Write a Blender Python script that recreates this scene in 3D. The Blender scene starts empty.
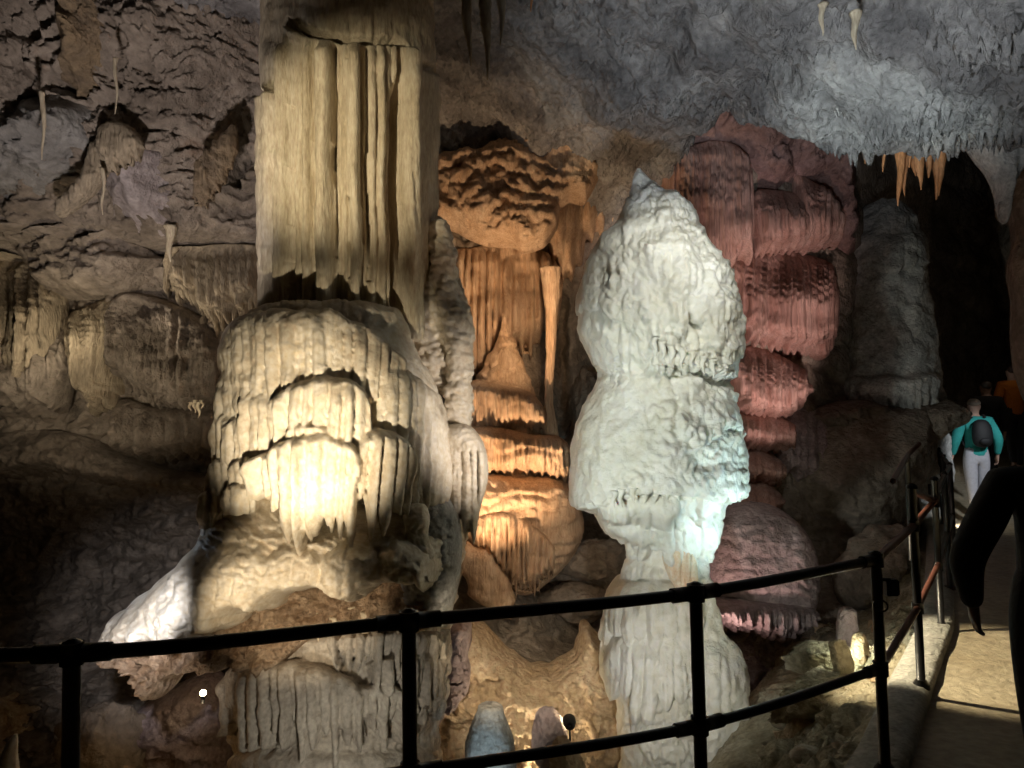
import bpy, math, random
import numpy as np
from mathutils import Vector, Matrix
PI = math.pi
rnd = random.Random(7)
scn = bpy.context.scene
COL = scn.collection

# ------------------------------------------------------------------ camera
F = 740.0
CAM = np.array((0.0, 0.0, 1.55))
pit, rol = math.atan(0.058), 0.017
R0 = np.array((1.0, 0, 0)); U0 = np.array((0, -math.sin(pit), math.cos(pit))); FW = np.array((0, math.cos(pit), math.sin(pit)))
RX = math.cos(rol) * R0 - math.sin(rol) * U0
UX = math.sin(rol) * R0 + math.cos(rol) * U0
cam = bpy.data.objects.new('camera', bpy.data.cameras.new('camera'))
COL.objects.link(cam)
cam.data.sensor_width = 36; cam.data.lens = 36 * F / 1024; cam.data.clip_start = 0.02
cam.matrix_world = Matrix(((RX[0], UX[0], -FW[0], CAM[0]), (RX[1], UX[1], -FW[1], CAM[1]), (RX[2], UX[2], -FW[2], CAM[2]), (0, 0, 0, 1)))
scn.camera = cam

def P(px, py, Y):
    """point of the cave at distance Y that the photo shows at (px, py)"""
    px = np.asarray(px, float); py = np.asarray(py, float); Y = np.asarray(Y, float)
    a = ((px - 512) / F)[..., None]; b = ((py - 384) / F)[..., None]
    d = FW + RX * a - UX * b
    return CAM + d * (Y / d[..., 1])[..., None]
def P1(px, py, Y):
    return tuple(float(v) for v in P(px, py, Y))

def proj(X, Y, Z):
    d0, d1, d2 = X - CAM[0], Y - CAM[1], Z - CAM[2]
    a = d0 * RX[0] + d1 * RX[1] + d2 * RX[2]; b = d0 * UX[0] + d1 * UX[1] + d2 * UX[2]; c = d0 * FW[0] + d1 * FW[1] + d2 * FW[2]
    return 512 + F * a / c, 384 - F * b / c

# ------------------------------------------------------------------ noise
def _perm(seed):
    r = np.random.RandomState(seed); p = r.permutation(256); return np.concatenate([p, p, p])
_G = np.random.RandomState(3).normal(size=(256, 3)); _G /= np.linalg.norm(_G, axis=1)[:, None]
_PC = {}
def noise(x, y, z=0.0, seed=0):
    if seed not in _PC: _PC[seed] = _perm(seed)
    p = _PC[seed]
    x, y, z = np.broadcast_arrays(np.asarray(x, float), np.asarray(y, float), np.asarray(z, float))
    xi = np.floor(x).astype(int); yi = np.floor(y).astype(int); zi = np.floor(z).astype(int)
    xf = x - xi; yf = y - yi; zf = z - zi
    u = xf**3 * (xf * (xf * 6 - 15) + 10); v = yf**3 * (yf * (yf * 6 - 15) + 10); w = zf**3 * (zf * (zf * 6 - 15) + 10)
    def g(i, j, k):
        h = p[p[p[(xi + i) & 255] + ((yi + j) & 255)] + ((zi + k) & 255)]
        q = _G[h]
        return q[..., 0] * (xf - i) + q[..., 1] * (yf - j) + q[..., 2] * (zf - k)
    def L(a, b, t): return a + t * (b - a)
    return L(L(L(g(0, 0, 0), g(1, 0, 0), u), L(g(0, 1, 0), g(1, 1, 0), u), v),
             L(L(g(0, 0, 1), g(1, 0, 1), u), L(g(0, 1, 1), g(1, 1, 1), u), v), w) * 1.5
def fbm(x, y, z=0.0, o=4, seed=0, gain=0.5):
    s = 0; a = 1.0; f = 1.0
    for i in range(o):
        s = s + a * noise(x * f, y * f, z * f, seed + i); a *= gain; f *= 2.03
    return s
def lobes(x, y, z=0.0, o=3, seed=0, gain=0.36):     # rounded bumps with creases between
    s = 0; a = 1.0; f = 1.0
    for i in range(o):
        s = s + a * np.abs(noise(x * f, y * f, z * f, seed + i)); a *= gain; f *= 2.1
    return s
def ridg(x, y, z=0.0, o=3, seed=0):
    s = 0; a = 1.0; f = 1.0
    for i in range(o):
        s = s + a * (1 - 2 * np.abs(noise(x * f, y * f, z * f, seed + i))); a *= 0.5; f *= 2.1
    return s
def ss(a, b, x):
    t = np.clip((x - a) / (b - a), 0, 1); return t * t * (3 - 2 * t)
def itp(pts, x):
    pts = sorted(pts); return np.interp(x, [p[0] for p in pts], [p[1] for p in pts])
def hsh(i, seed=0):
    v = np.sin(i * 127.1 + seed * 311.7) * 43758.5453; return v - np.floor(v)

# ------------------------------------------------------------------ relief layers (coordinates u across, v down, in photo pixels of the surface; heights in metres)
def ribs(u, v, w, seed=0):
    """organ-pipe folds about w wide, uneven in width and depth: (roundness, random of the pipe, place across the pipe)"""
    uu = u / w + .55 * noise(u / (w * 2.1), v / (w * 30), .5, seed + 2) + .35 * noise(u / (w * 7), v / (w * 9), .3, seed + 5)
    i = np.floor(uu); s = uu - i
    j = hsh(i, seed) * .36 - .18; k = hsh(i + 1, seed) * .36 - .18      # shifted seams
    i2 = np.where(s < j, i - 1, np.where(s > 1 + k, i + 1, i))
    a = i2 + hsh(i2, seed) * .36 - .18; b = i2 + 1 + hsh(i2 + 1, seed) * .36 - .18
    t = np.clip((uu - a) / (b - a), 0, 1)
    return np.sqrt(np.clip(1 - (2 * t - 1) ** 2, 0, 1)), hsh(i2, seed + 7), t
def flutes(u, v, w, seed=0, wob=0.25):
    """hanging folds about w wide: rounded ribs between sharp creases"""
    r1, h1, t1 = ribs(u, v, w, seed); r2, h2, t2 = ribs(u, v, w * .42, seed + 31)
    return r1 * (.35 + .75 * h1) + .25 * r2 * (.3 + .7 * h2)
def curtain(h, u, v, top, bot, out, w=8, comb=8, seed=0, fl=0.5, bulge=0.3, side=10, x0=None, x1=None, taper=0.0):
    """one overlapping flowstone fold between two edges, with its own drip fringe below"""
    if x0 is None: x0 = min(p[0] for p in top)
    if x1 is None: x1 = max(p[0] for p in top)
    t = itp(top, u) + 3 * noise(u / 14, 0.4, 0, seed + 9); b = itp(bot, u)
    f = flutes(u, v, w, seed)
    r1, h1, t1 = ribs(u, b, w, seed)
    cut = b + comb * (1.3 * h1 * r1 ** .6 + .5 * r1 - 0.7) + 2.0 * noise(u / 9, 3.3, 0, seed + 8)
    s = (v - t) / np.maximum(cut - t, 1.0)
    wob = 4 * noise(v / 17, 1.2, 0, seed + 3)
    sd = np.minimum(u - x0 + wob, x1 - u + wob)
    q = np.clip(sd / side, 0, 1); q = np.sqrt(1 - (1 - q) ** 2)
    a = np.clip(s / 0.22, 0, 1); prof = np.sqrt(1 - (1 - a) ** 2) * (1 - bulge) + bulge * np.sin(np.clip(s, 0, 1) ** 0.8 * PI * 0.5) - taper * np.clip(s, 0, 1)
    val = out * prof * q + out * fl * (f - 0.5) * ss(0.02, 0.35, s) * q
    ins = (s > 0) & (s < 1) & (sd > 0)
    return np.where(ins, np.maximum(h, val), h)
def tiers(u, v, T, amp, seed=0, comb=0.35, fw=7, slope=0.0):
    """small overlapping drip lips, rows about T apart"""
    warp = 1.1 * noise(u / (T * 3.2), v / (T * 3.2), 0, seed) + 0.35 * noise(u / (T * .9), v / (T * 1.4), 2, seed + 1)
    vv = v / T + slope * u / T + warp - comb * (np.abs(noise(u / fw, v / (T * 1.6), 0.5, seed + 2)) * 1.3)
    s = vv - np.floor(vv)
    pr = np.where(s < 0.72, np.sin(np.clip(s / 0.72, 0, 1) * PI * 0.5) ** 0.8, np.cos((s - 0.72) / 0.28 * PI * 0.5))
    k = 0.55 + 0.45 * noise(u / (T * 2), v / (T * 2), 5, seed + 4) * 1.4
    return amp * pr * k

# ------------------------------------------------------------------ materials
def rock(name, c1, c2, rough=0.75, bump=0.35, bscale=22, scale=2.2, c3=None, spec=0.3, sss=0.0, vein=0.0, stretch=None):
    m = bpy.data.materials.new(name); m.use_nodes = True
    nt = m.node_tree; N = nt.nodes; L = nt.links
    b = N['Principled BSDF']
    tc = N.new('ShaderNodeTexCoord'); mp = N.new('ShaderNodeMapping')
    L.new(tc.outputs['Object'], mp.inputs['Vector'])
    if stretch: mp.inputs['Scale'].default_value = stretch
    n1 = N.new('ShaderNodeTexNoise'); n1.inputs['Scale'].default_value = scale; n1.inputs['Detail'].default_value = 7; n1.inputs['Roughness'].default_value = 0.62
    L.new(mp.outputs[0], n1.inputs['Vector'])
    cr = N.new('ShaderNodeValToRGB'); cr.color_ramp.elements[0].position = 0.36; cr.color_ramp.elements[1].position = 0.64
    cr.color_ramp.elements[0].color = (*c1, 1); cr.color_ramp.elements[1].color = (*c2, 1)
    if c3:
        e = cr.color_ramp.elements.new(0.8); e.color = (*c3, 1)
    L.new(n1.outputs[0], cr.inputs[0])
    n2 = N.new('ShaderNodeTexNoise'); n2.inputs['Scale'].default_value = scale * 9; n2.inputs['Detail'].default_value = 6
    L.new(mp.outputs[0], n2.inputs['Vector'])
    mx = N.new('ShaderNodeMix'); mx.data_type = 'RGBA'; mx.blend_type = 'OVERLAY'; mx.inputs[0].default_value = 0.6
    L.new(cr.outputs[0], mx.inputs[6]); L.new(n2.outputs[0], mx.inputs[7])
    L.new(mx.outputs[2], b.inputs['Base Color'])
    b.inputs['Roughness'].default_value = rough
    b.inputs['Specular IOR Level'].default_value = spec
    if sss:
        b.inputs['Subsurface Weight'].default_value = sss; b.inputs['Subsurface Radius'].default_value = (0.06, 0.05, 0.035); b.inputs['Subsurface Scale'].default_value = 1.0
    n3 = N.new('ShaderNodeTexNoise'); n3.inputs['Scale'].default_value = bscale; n3.inputs['Detail'].default_value = 8; n3.inputs['Roughness'].default_value = 0.65
    L.new(mp.outputs[0], n3.inputs['Vector'])
    bp = N.new('ShaderNodeBump'); bp.inputs['Strength'].default_value = min(1, bump * 1.5); bp.inputs['Distance'].default_value = 0.07
    n4 = N.new('ShaderNodeTexNoise'); n4.inputs['Scale'].default_value = bscale * .42; n4.inputs['Detail'].default_value = 3; n4.inputs['Distortion'].default_value = .6
    L.new(mp.outputs[0], n4.inputs['Vector'])
    ad = N.new('ShaderNodeMath'); ad.operation = 'MULTIPLY_ADD'; ad.inputs[1].default_value = 1.3
    L.new(n4.outputs[0], ad.inputs[0]); L.new(n3.outputs[0], ad.inputs[2])
    L.new(ad.outputs[0], bp.inputs['Height']); L.new(bp.outputs[0], b.inputs['Normal'])
    return m
def plain(name, c, rough=0.5, metal=0.0, emit=None, es=0.0, bump=0.0, bscale=60):
    m = bpy.data.materials.new(name); m.use_nodes = True; N = m.node_tree.nodes; L = m.node_tree.links; b = N['Principled BSDF']
    n = N.new('ShaderNodeTexNoise'); n.inputs['Scale'].default_value = bscale; n.inputs['Detail'].default_value = 4
    tc = N.new('ShaderNodeTexCoord'); L.new(tc.outputs['Object'], n.inputs['Vector'])
    mx = N.new('ShaderNodeMix'); mx.data_type = 'RGBA'; mx.inputs[6].default_value = (*[v * 0.75 for v in c], 1); mx.inputs[7].default_value = (*[min(1, v * 1.2) for v in c], 1)
    L.new(n.outputs[0], mx.inputs[0]); L.new(mx.outputs[2], b.inputs['Base Color'])
    b.inputs['Roughness'].default_value = rough; b.inputs['Metallic'].default_value = metal
    if bump:
        bp = N.new('ShaderNodeBump'); bp.inputs['Strength'].default_value = bump; bp.inputs['Distance'].default_value = 0.02
        L.new(n.outputs[0], bp.inputs['Height']); L.new(bp.outputs[0], b.inputs['Normal'])
    if emit:
        b.inputs['Emission Color'].default_value = (*emit, 1); b.inputs['Emission Strength'].default_value = es
    return m
M = {}
M['wall'] = rock('limestone_wall', (.20, .165, .13), (.40, .34, .28), c3=(.30, .20, .13), bump=.6, bscale=14, scale=1.3)
M['ceil'] = rock('limestone_ceiling', (.17, .165, .165), (.42, .41, .40), c3=(.30, .25, .20), rough=.8, bump=.9, bscale=16, scale=1.8)
M['cream'] = rock('cream_flowstone', (.62, .53, .40), (.80, .73, .60), rough=.5, bump=.16, bscale=24, scale=3, spec=.35)
M['column'] = rock('buff_flowstone', (.50, .42, .29), (.68, .60, .45), rough=.62, bump=.25, bscale=26, scale=3, stretch=(2.2, 2.2, .5))
M['white'] = rock('white_calcite', (.74, .72, .62), (.88, .88, .82), rough=.36, bump=.28, bscale=17, scale=1.6, spec=.5, sss=.12)
M['ochre'] = rock('ochre_flowstone', (.49, .33, .21), (.65, .49, .35), rough=.65, bump=.32, bscale=12, scale=1.6, stretch=(3.4, 3.4, .5))
M['pinkred'] = rock('red_flowstone', (.38, .21, .17), (.52, .35, .30), rough=.68, bump=.32, bscale=12, scale=1.4, stretch=(4, 4, .3))
M['mauve'] = rock('mauve_limestone', (.34, .26, .26), (.50, .42, .42), rough=.8, bump=.5, bscale=20, scale=2)
M['rubble'] = rock('rubble_limestone', (.34, .29, .19), (.58, .53, .40), rough=.85, bump=.8, bscale=18, scale=3, c3=(.36, .22, .12))
M['brown'] = rock('brown_breccia', (.30, .19, .11), (.56, .42, .29), rough=.75, bump=.9, bscale=16, scale=4)
M['grey'] = rock('grey_flowstone', (.34, .34, .33), (.56, .55, .52), rough=.6, bump=.35, bscale=24, scale=3)
M['orange'] = rock('orange_calcite', (.40, .18, .07), (.60, .32, .16), rough=.5, bump=.25, bscale=24, scale=4, stretch=(2, 2, .5))
M['sand'] = rock('wet_concrete', (.30, .25, .17), (.38, .33, .24), rough=.48, bump=.25, bscale=30, scale=2, spec=.45)
M['curb'] = rock('curb_concrete', (.34, .34, .31), (.48, .47, .43), rough=.8, bump=.4, bscale=30, scale=4)
M['clay'] = rock('ochre_clay_rock', (.52, .38, .23), (.70, .56, .40), rough=.8, bump=.9, bscale=12, scale=2.4, c3=(.45, .30, .25))

M['redbrown'] = rock('red_brown_limestone', (.25, .145, .125), (.40, .26, .24), bump=.5, bscale=18, scale=2)
M['pillar'] = rock('tan_grey_flowstone', (.38, .33, .27), (.58, .52, .43), rough=.6, bump=.3, bscale=22, scale=3)
M['wallgrey'] = rock('grey_limestone', (.21, .20, .18), (.40, .39, .37), bump=.6, bscale=14, scale=1.3)
M['wallochre'] = rock('ochre_stained_limestone', (.22, .17, .12), (.42, .31, .18), bump=.7, bscale=14, scale=1.6, c3=(.30, .29, .16))
M['wallpale'] = rock('pale_pinkish_limestone', (.30, .26, .25), (.46, .41, .40), bump=.4, bscale=18, scale=2)
M['walltan'] = rock('tan_limestone', (.30, .25, .18), (.46, .38, .27), bump=.4, bscale=20, scale=2, stretch=(2, 2, .6))
# ------------------------------------------------------------------ object helpers
def tag(o, label=None, cat=None, group=None, kind=None):
    if label: o['label'] = label
    if cat: o['category'] = cat
    if group: o['group'] = group
    if kind: o['kind'] = kind
    return o
def thing(name, loc, label, cat, group=None):
    o = bpy.data.objects.new(name, None); COL.objects.link(o); o.location = loc; o.empty_display_size = .2
    return tag(o, label, cat, group)
def raw(name, V, Fc, mat, parent=None, loc=None, smooth=True):
    """V (n,3) world coordinates, Fc (m,4|3) -> one mesh object"""
    V = np.asarray(V, float)
    if parent is not None: base = np.array(parent_loc(parent))
    elif loc is not None: base = np.array(loc, float)
    else: base = np.array((V[:, 0].mean(), V[:, 1].mean(), V[:, 2].min()))
    me = bpy.data.meshes.new(name)
    Fc = np.asarray(Fc, np.int32); k = Fc.shape[1]
    W = (V - base).astype(np.float32)
    me.vertices.add(len(W)); me.vertices.foreach_set('co', W.ravel())
    me.loops.add(Fc.size); me.loops.foreach_set('vertex_index', Fc.ravel())
    me.polygons.add(len(Fc)); me.polygons.foreach_set('loop_start', np.arange(0, Fc.size, k, dtype=np.int32))
    me.polygons.foreach_set('loop_total', np.full(len(Fc), k, np.int32))
    me.polygons.foreach_set('use_smooth', np.full(len(Fc), smooth, bool))
    me.update(calc_edges=True); me.validate()
    me.materials.append(mat)
    o = bpy.data.objects.new(name, me); COL.objects.link(o)
    if parent is not None: o.parent = parent
    else: o.location = base
    return o
def parent_loc(p):
    l = Vector((0, 0, 0))
    while p is not None: l += Vector(p.location); p = p.parent
    return tuple(l)
def gridfaces(n, m, wrap=False):
    i = np.arange(n - 1)[:, None]; j = np.arange(m if wrap else m - 1)[None, :]
    j2 = (j + 1) % m
    a = i * m + j; b = i * m + j2; c = (i + 1) * m + j2; d = (i + 1) * m + j
    return np.stack([a, d, c, b], -1).reshape(-1, 4)
def sheet(name, V, mat, parent=None, loc=None, flip=False):
    n, m, _ = V.shape; f = gridfaces(n, m)
    if flip: f = f[:, ::-1]
    return raw(name, V.reshape(-1, 3), f, mat, parent, loc)

def smoothpts(pts, k=4, closed=True):
    p = np.array(pts, float); n = len(p); out = []
    rng = range(n if closed else n - 1)
    for i in rng:
        if closed: a, b, c, d = p[(i - 1) % n], p[i], p[(i + 1) % n], p[(i + 2) % n]
        else: a, b, c, d = p[max(i - 1, 0)], p[i], p[i + 1], p[min(i + 2, n - 1)]
        for j in range(k):
            t = j / k
            out.append(0.5 * ((2 * b) + (c - a) * t + (2 * a - 5 * b + 4 * c - d) * t * t + (3 * b - a - 3 * c + d) * t ** 3))
    if not closed: out.append(p[-1])
    return np.array(out)
def sdf(poly, X, Y):
    A = np.asarray(poly, float); B = np.roll(A, -1, 0)
    best = np.full(X.shape, 1e9); nx = X.copy(); ny = Y.copy(); ins = np.zeros(X.shape, bool)
    for (ax, ay), (bx, by) in zip(A, B):
        dx, dy = bx - ax, by - ay; L2 = dx * dx + dy * dy + 1e-9
        t = np.clip(((X - ax) * dx + (Y - ay) * dy) / L2, 0, 1)
        qx = ax + t * dx; qy = ay + t * dy; d = (X - qx) ** 2 + (Y - qy) ** 2
        m = d < best; best = np.where(m, d, best); nx = np.where(m, qx, nx); ny = np.where(m, qy, ny)
        c = ((ay > Y) != (by > Y)) & (X < (bx - ax) * (Y - ay) / (by - ay + 1e-12) + ax)
        ins ^= c
    d = np.sqrt(best); return np.where(ins, d, -d), nx, ny
def panel(name, poly, Y, thick, R, mat, parent=None, relief=None, step=1.7, back=0.3, rough=0.02, nf=5, seed=0, smooth=3, loc=None, hill=False, wob=0):
    """a formation bulging out of the rock behind it (or free-standing with a back as round as its front): own outline, depth and thickness"""
    pl = smoothpts(poly, smooth) if smooth > 1 else np.array(poly, float)
    if wob: pl = pl + wob * np.stack([noise(pl[:, 0] / 16, pl[:, 1] / 16, 0, seed + 61), noise(pl[:, 0] / 16, pl[:, 1] / 16, 7, seed + 62)], -1)
    x0, y0 = pl.min(0) - step * 2; x1, y1 = pl.max(0) + step * 2
    gx = np.arange(x0, x1, step); gy = np.arange(y0, y1, step)
    U, Vv = np.meshgrid(gx, gy)
    d, qx, qy = sdf(pl, U, Vv)
    keep = d > -step * 1.43
    U2 = np.where(d < 0, qx, U); V2 = np.where(d < 0, qy, Vv); dd = np.maximum(d, 0)
    Yb = Y(U2, V2) if callable(Y) else np.full(U.shape, float(Y))
    B = P(U2, V2, Yb)
    q = np.clip(dd / R, 0, 1); dome = (.55 * ss(0, 1, q) + .45 * np.sqrt(1 - (1 - q) ** 2)) if hill else np.sqrt(1 - (1 - q) ** 2)
    h = (thick(U2, V2) if callable(thick) else thick) * dome
    Uf, Vf = proj(B[..., 0], B[..., 1] - h, B[..., 2])
    rel = relief(Uf, Vf) if relief is not None else 0.0
    rel = rel + rough * fbm(B[..., 0] * nf, B[..., 1] * nf, B[..., 2] * nf, 4, seed, .42)
    h = np.maximum(h + rel * np.clip(dd / (R * (.7 if hill else .25)), 0, 1), .25 * h)
    Fr = B.copy(); Fr[..., 1] -= h
    Bk = B.copy(); Bk[..., 1] += back * dome
    n, m = U.shape
    f = gridfaces(n, m); kk = keep.ravel(); ok = kk[f].all(1); f = f[ok]
    V = np.concatenate([Fr.reshape(-1, 3), Bk.reshape(-1, 3)]); f2 = (f + n * m)[:, ::-1]
    # the back at lower resolution would do, but sharing the outline keeps it closed
    edge = (d.ravel() <= 0)
    f2 = np.where(edge[f2 - n * m], f2 - n * m, f2)
    f = np.concatenate([f, f2])
    used = np.unique(f); remap = np.zeros(len(V), np.int64); remap[used] = np.arange(len(used))
    return raw(name, V[used], remap[f], mat, parent, loc)
def loft(name, rows, Y, mat, parent=None, depth=1.0, relief=None, step=1.8, M_=None, rough=0.03, nf=4, seed=0, loc=None, lob=0.0, lf=6, keep_=.22, yoff=None):
    """a standing body: rows = (py, left px, right px); round in plan, with relief all the way round"""
    r = smoothpts(rows, 5, closed=False)
    s = np.concatenate([[0], np.cumsum(np.maximum.reduce([abs(np.diff(r[:, 0])), abs(np.diff(r[:, 1])), abs(np.diff(r[:, 2]))]))])
    n = max(8, int(s[-1] / step)); t = np.linspace(0, s[-1], n)
    py = np.interp(t, s, r[:, 0]); Lx = np.interp(t, s, r[:, 1]); Rx = np.interp(t, s, r[:, 2])
    w = np.maximum((Rx - Lx) / 2, 0.3); c = (Lx + Rx) / 2
    m = M_ or max(24, int(2 * PI * w.max() / (step * 1.15)))
    th = np.linspace(-PI, PI, m, endpoint=False)
    Yc = np.full(n, float(Y)) + (np.interp(py, [p[0] for p in yoff], [p[1] for p in yoff]) if yoff else 0)
    C = P(c, py, Yc)
    wm = w * Yc / F
    S = np.sin(th)[None, :]; K = np.cos(th)[None, :]
    U = c[:, None] + w[:, None] * S; V = np.repeat(py[:, None], m, 1)
    X = C[:, 0][:, None] + wm[:, None] * S; Yy = Yc[:, None] - wm[:, None] * depth * K; Z = np.repeat(C[:, 2][:, None], m, 1)
    d = rough * fbm(X * nf, Yy * nf, Z * nf, 4, seed, .42)
    U, V = proj(X, Yc[:, None] - wm[:, None] * depth * np.abs(K), Z)
    if lob: d = d + lob * (lobes(X * lf, Yy * lf, Z * lf, 3, seed + 20) - .35)
    if relief is not None: d = d + relief(U, V) * (keep_ + (1 - keep_) * np.abs(K))
    d = d * np.clip(wm[:, None] / 0.12, 0, 1)
    # vertical component of the displacement where the profile flares
    slope = np.gradient(wm) / np.maximum(abs(np.gradient(C[:, 2])), 1e-3) * -1
    nz = np.clip(-np.gradient(wm) / np.where(abs(np.gradient(C[:, 2])) < 1e-4, -1e-4, np.gradient(C[:, 2])), -2, 2)[:, None]
    nn = np.sqrt(1 + nz * nz)
    X = X + d * S / nn; Yy = Yy - d * K / nn; Z = Z + d * nz / nn
    V3 = np.stack([X, Yy, Z], -1).reshape(-1, 3); f = gridfaces(n, m, True)
    ex = [];
    top = len(V3); V3 = np.vstack([V3, [V3[:m].mean(0)], [V3[(n - 1) * m:n * m].mean(0)]])
    j = np.arange(m); j2 = (j + 1) % m
    f = np.concatenate([f, np.stack([np.full(m, top), j, j2, j2], -1)[:, [0, 1, 2, 2]] if False else np.zeros((0, 4), int)])
    # caps as quads with a mid vertex repeated are invalid: fan of quads over pairs
    jj = np.arange(0, m - 1, 2)
    f = np.concatenate([f, np.stack([np.full(len(jj), top), jj, jj + 1, (jj + 2) % m], -1), np.stack([np.full(len(jj), top + 1), (n - 1) * m + (jj + 2) % m, (n - 1) * m + jj + 1, (n - 1) * m + jj], -1)])
    return raw(name, V3, f, mat, parent, loc)
def tube(name, pts, r, mat, parent=None, seg=12, loc=None, closed=False, caps=True):
    """round tube through world points, r a number or one per point"""
    pts = [Vector(p) for p in pts]; n = len(pts)
    rr = r if hasattr(r, '__len__') else [r] * n
    V = []; up = None
    for i, p in enumerate(pts):
        d = (pts[min(i + 1, n - 1)] - pts[max(i - 1, 0)]).normalized()
        if up is None: up = Vector((0, 0, 1)) if abs(d.z) < .9 else Vector((0, 1, 0))
        a = d.cross(up).normalized(); b = a.cross(d).normalized(); up = b
        for k in range(seg):
            t = 2 * PI * k / seg; V.append(p + rr[i] * (a * math.cos(t) + b * math.sin(t)))
    f = list(gridfaces(n, seg, True))
    V = [tuple(v) for v in V]
    if caps:
        for i, c in ((0, pts[0]), (n - 1, pts[-1])):
            V.append(tuple(c)); ci = len(V) - 1
            for k in range(0, seg, 2):
                q = [ci, i * seg + k, i * seg + (k + 1) % seg, i * seg + (k + 2) % seg]
                f.append(np.array(q if i else q[::-1]))
    o = raw(name, V, np.array(f), mat, parent, loc)
    return o
def stalactite(name, px, y0, y1, w, Y, mat, parent=None, seed=0, bend=0, lob=0.012, loc=None, step=1.6, flare=1.0):
    n = 9; rows = []
    for i in range(n):
        t = i / (n - 1); ww = w * ((1 - t) ** 0.75 * (1 + .12 * math.sin(t * 11 + seed)) * flare if t < .98 else .04) / 2 + .25
        if i == 0: ww *= 1.25
        c = px + bend * t * t + 1.2 * math.sin(t * 7 + seed)
        rows.append((y0 + (y1 - y0) * t, c - ww, c + ww))
    return loft(name, rows, Y, mat, parent, rough=.012, nf=9, seed=seed, lob=lob, lf=14, step=step, loc=loc, M_=14 if w < 5 else None)
def boulder(name, c, s, mat, seed, parent=None, sub=4, rough=.22, cut=5, loc=None, rot=0):
    import bmesh
    bm = bmesh.new(); bmesh.ops.create_icosphere(bm, subdivisions=sub, radius=1)
    V = np.array([v.co[:] for v in bm.verts]); Fc = np.array([[v.index for v in f.verts] for f in bm.faces]); bm.free()
    r = np.random.RandomState(seed); n = r.normal(size=(cut, 3)); n /= np.linalg.norm(n, axis=1)[:, None]
    for k in range(cut):                                  # flat broken faces
        dd = V @ n[k]; lim = .45 + .3 * r.rand(); V = V - np.maximum(dd - lim, 0)[:, None] * n[k] * .93
    V = V * (1 + rough * fbm(V[:, 0] * 1.3 + seed, V[:, 1] * 1.3, V[:, 2] * 1.3, 5, seed % 200)[:, None])
    V = V * (1 + rough * .45 * ridg(V[:, 0] * 3.1 + seed, V[:, 1] * 3.1, V[:, 2] * 3.1, 3, (seed + 9) % 200)[:, None] - rough * .3)
    V = V * np.array(s)
    if rot:
        c_, s_ = math.cos(rot), math.sin(rot); V = np.stack([V[:, 0] * c_ - V[:, 1] * s_, V[:, 0] * s_ + V[:, 1] * c_, V[:, 2]], -1)
    return raw(name, V + np.array(c), Fc, mat, parent, loc if loc is not None else (None if parent is not None else tuple(c)))
def box(name, c, s, mat, parent=None, rot=(0, 0, 0), bev=.004, loc=None):
    import bmesh
    bm = bmesh.new(); bmesh.ops.create_cube(bm, size=1)
    bmesh.ops.scale(bm, vec=s, verts=bm.verts)
    bmesh.ops.bevel(bm, geom=bm.edges[:], offset=bev, segments=2, affect='EDGES')
    from mathutils import Euler
    bmesh.ops.rotate(bm, cent=(0, 0, 0), matrix=Euler(rot).to_matrix(), verts=bm.verts)
    base = Vector(parent_loc(parent)) if parent is not None else Vector(loc or c)
    bmesh.ops.translate(bm, vec=Vector(c) - base, verts=bm.verts)
    me = bpy.data.meshes.new(name); bm.to_mesh(me); bm.free(); me.materials.append(mat)
    o = bpy.data.objects.new(name, me); COL.objects.link(o)
    if parent is not None: o.parent = parent
    else: o.location = base
    return o

# ================================================================== SETTING
CX = [-260, -150, 0, 150, 260, 440, 520, 600, 680, 760, 840, 900, 960, 1060, 1300]
CY = [-120, 0, 120, 225, 262, 400, 480, 560, 620, 700, 800, 960]
CD = np.array([
 [6.4, 6.6, 6.6, 6.8, 7.2, 9.0, 9.2, 9.2, 9.0, 9.0, 9.5, 12, 14, 15, 15],
 [6.7, 6.9, 7.0, 7.1, 7.6, 9.2, 9.5, 9.5, 9.2, 9.2, 9.8, 12, 14.5, 16, 16],
 [7.2, 7.4, 7.4, 7.6, 8.2, 9.6, 9.8, 9.8, 9.4, 9.2, 9.8, 12, 15, 16, 16],
 [7.8, 7.9, 8.0, 8.2, 8.6, 9.6, 9.9, 10.2, 9.5, 9.4, 10., 12.5, 15, 16.5, 17],
 [8.8, 9.0, 9.0, 9.0, 9.0, 9.6, 10, 10.8, 9.6, 9.5, 10.2, 12.5, 15, 17, 17],
 [8.8, 9.0, 9.0, 9.2, 9.2, 9.6, 10, 11.3, 9.6, 9.4, 10.2, 12, 15.5, 17, 17],
 [9.4, 9.6, 9.8, 9.8, 9.4, 9.4, 9.8, 11.3, 9.3, 9.1, 9.8, 11, 13.5, 16, 16],
 [11, 11, 11.2, 11, 9.8, 9.0, 9.5, 10.4, 9.2, 8.8, 9.2, 10, 12, 14, 14],
 [10.5, 10.5, 10.6, 10.5, 9.4, 8.6, 8.9, 9.6, 8.8, 8.5, 8.8, 9.5, 11, 12, 12],
 [9.4, 9.5, 9.5, 9.4, 8.7, 8.0, 7.9, 8.0, 8.0, 8.1, 8.3, 8.6, 9, 10, 10],
 [8.4, 8.4, 8.4, 8.3, 8.0, 7.5, 7.3, 7.3, 7.5, 7.5, 7.6, 7.6, 7.6, 8, 8],
 [7.2, 7.2, 7.2, 7.0, 6.8, 6.6, 6.6, 6.6, 6.6, 6.6, 6.6, 6.6, 6.6, 7, 7]])
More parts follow.
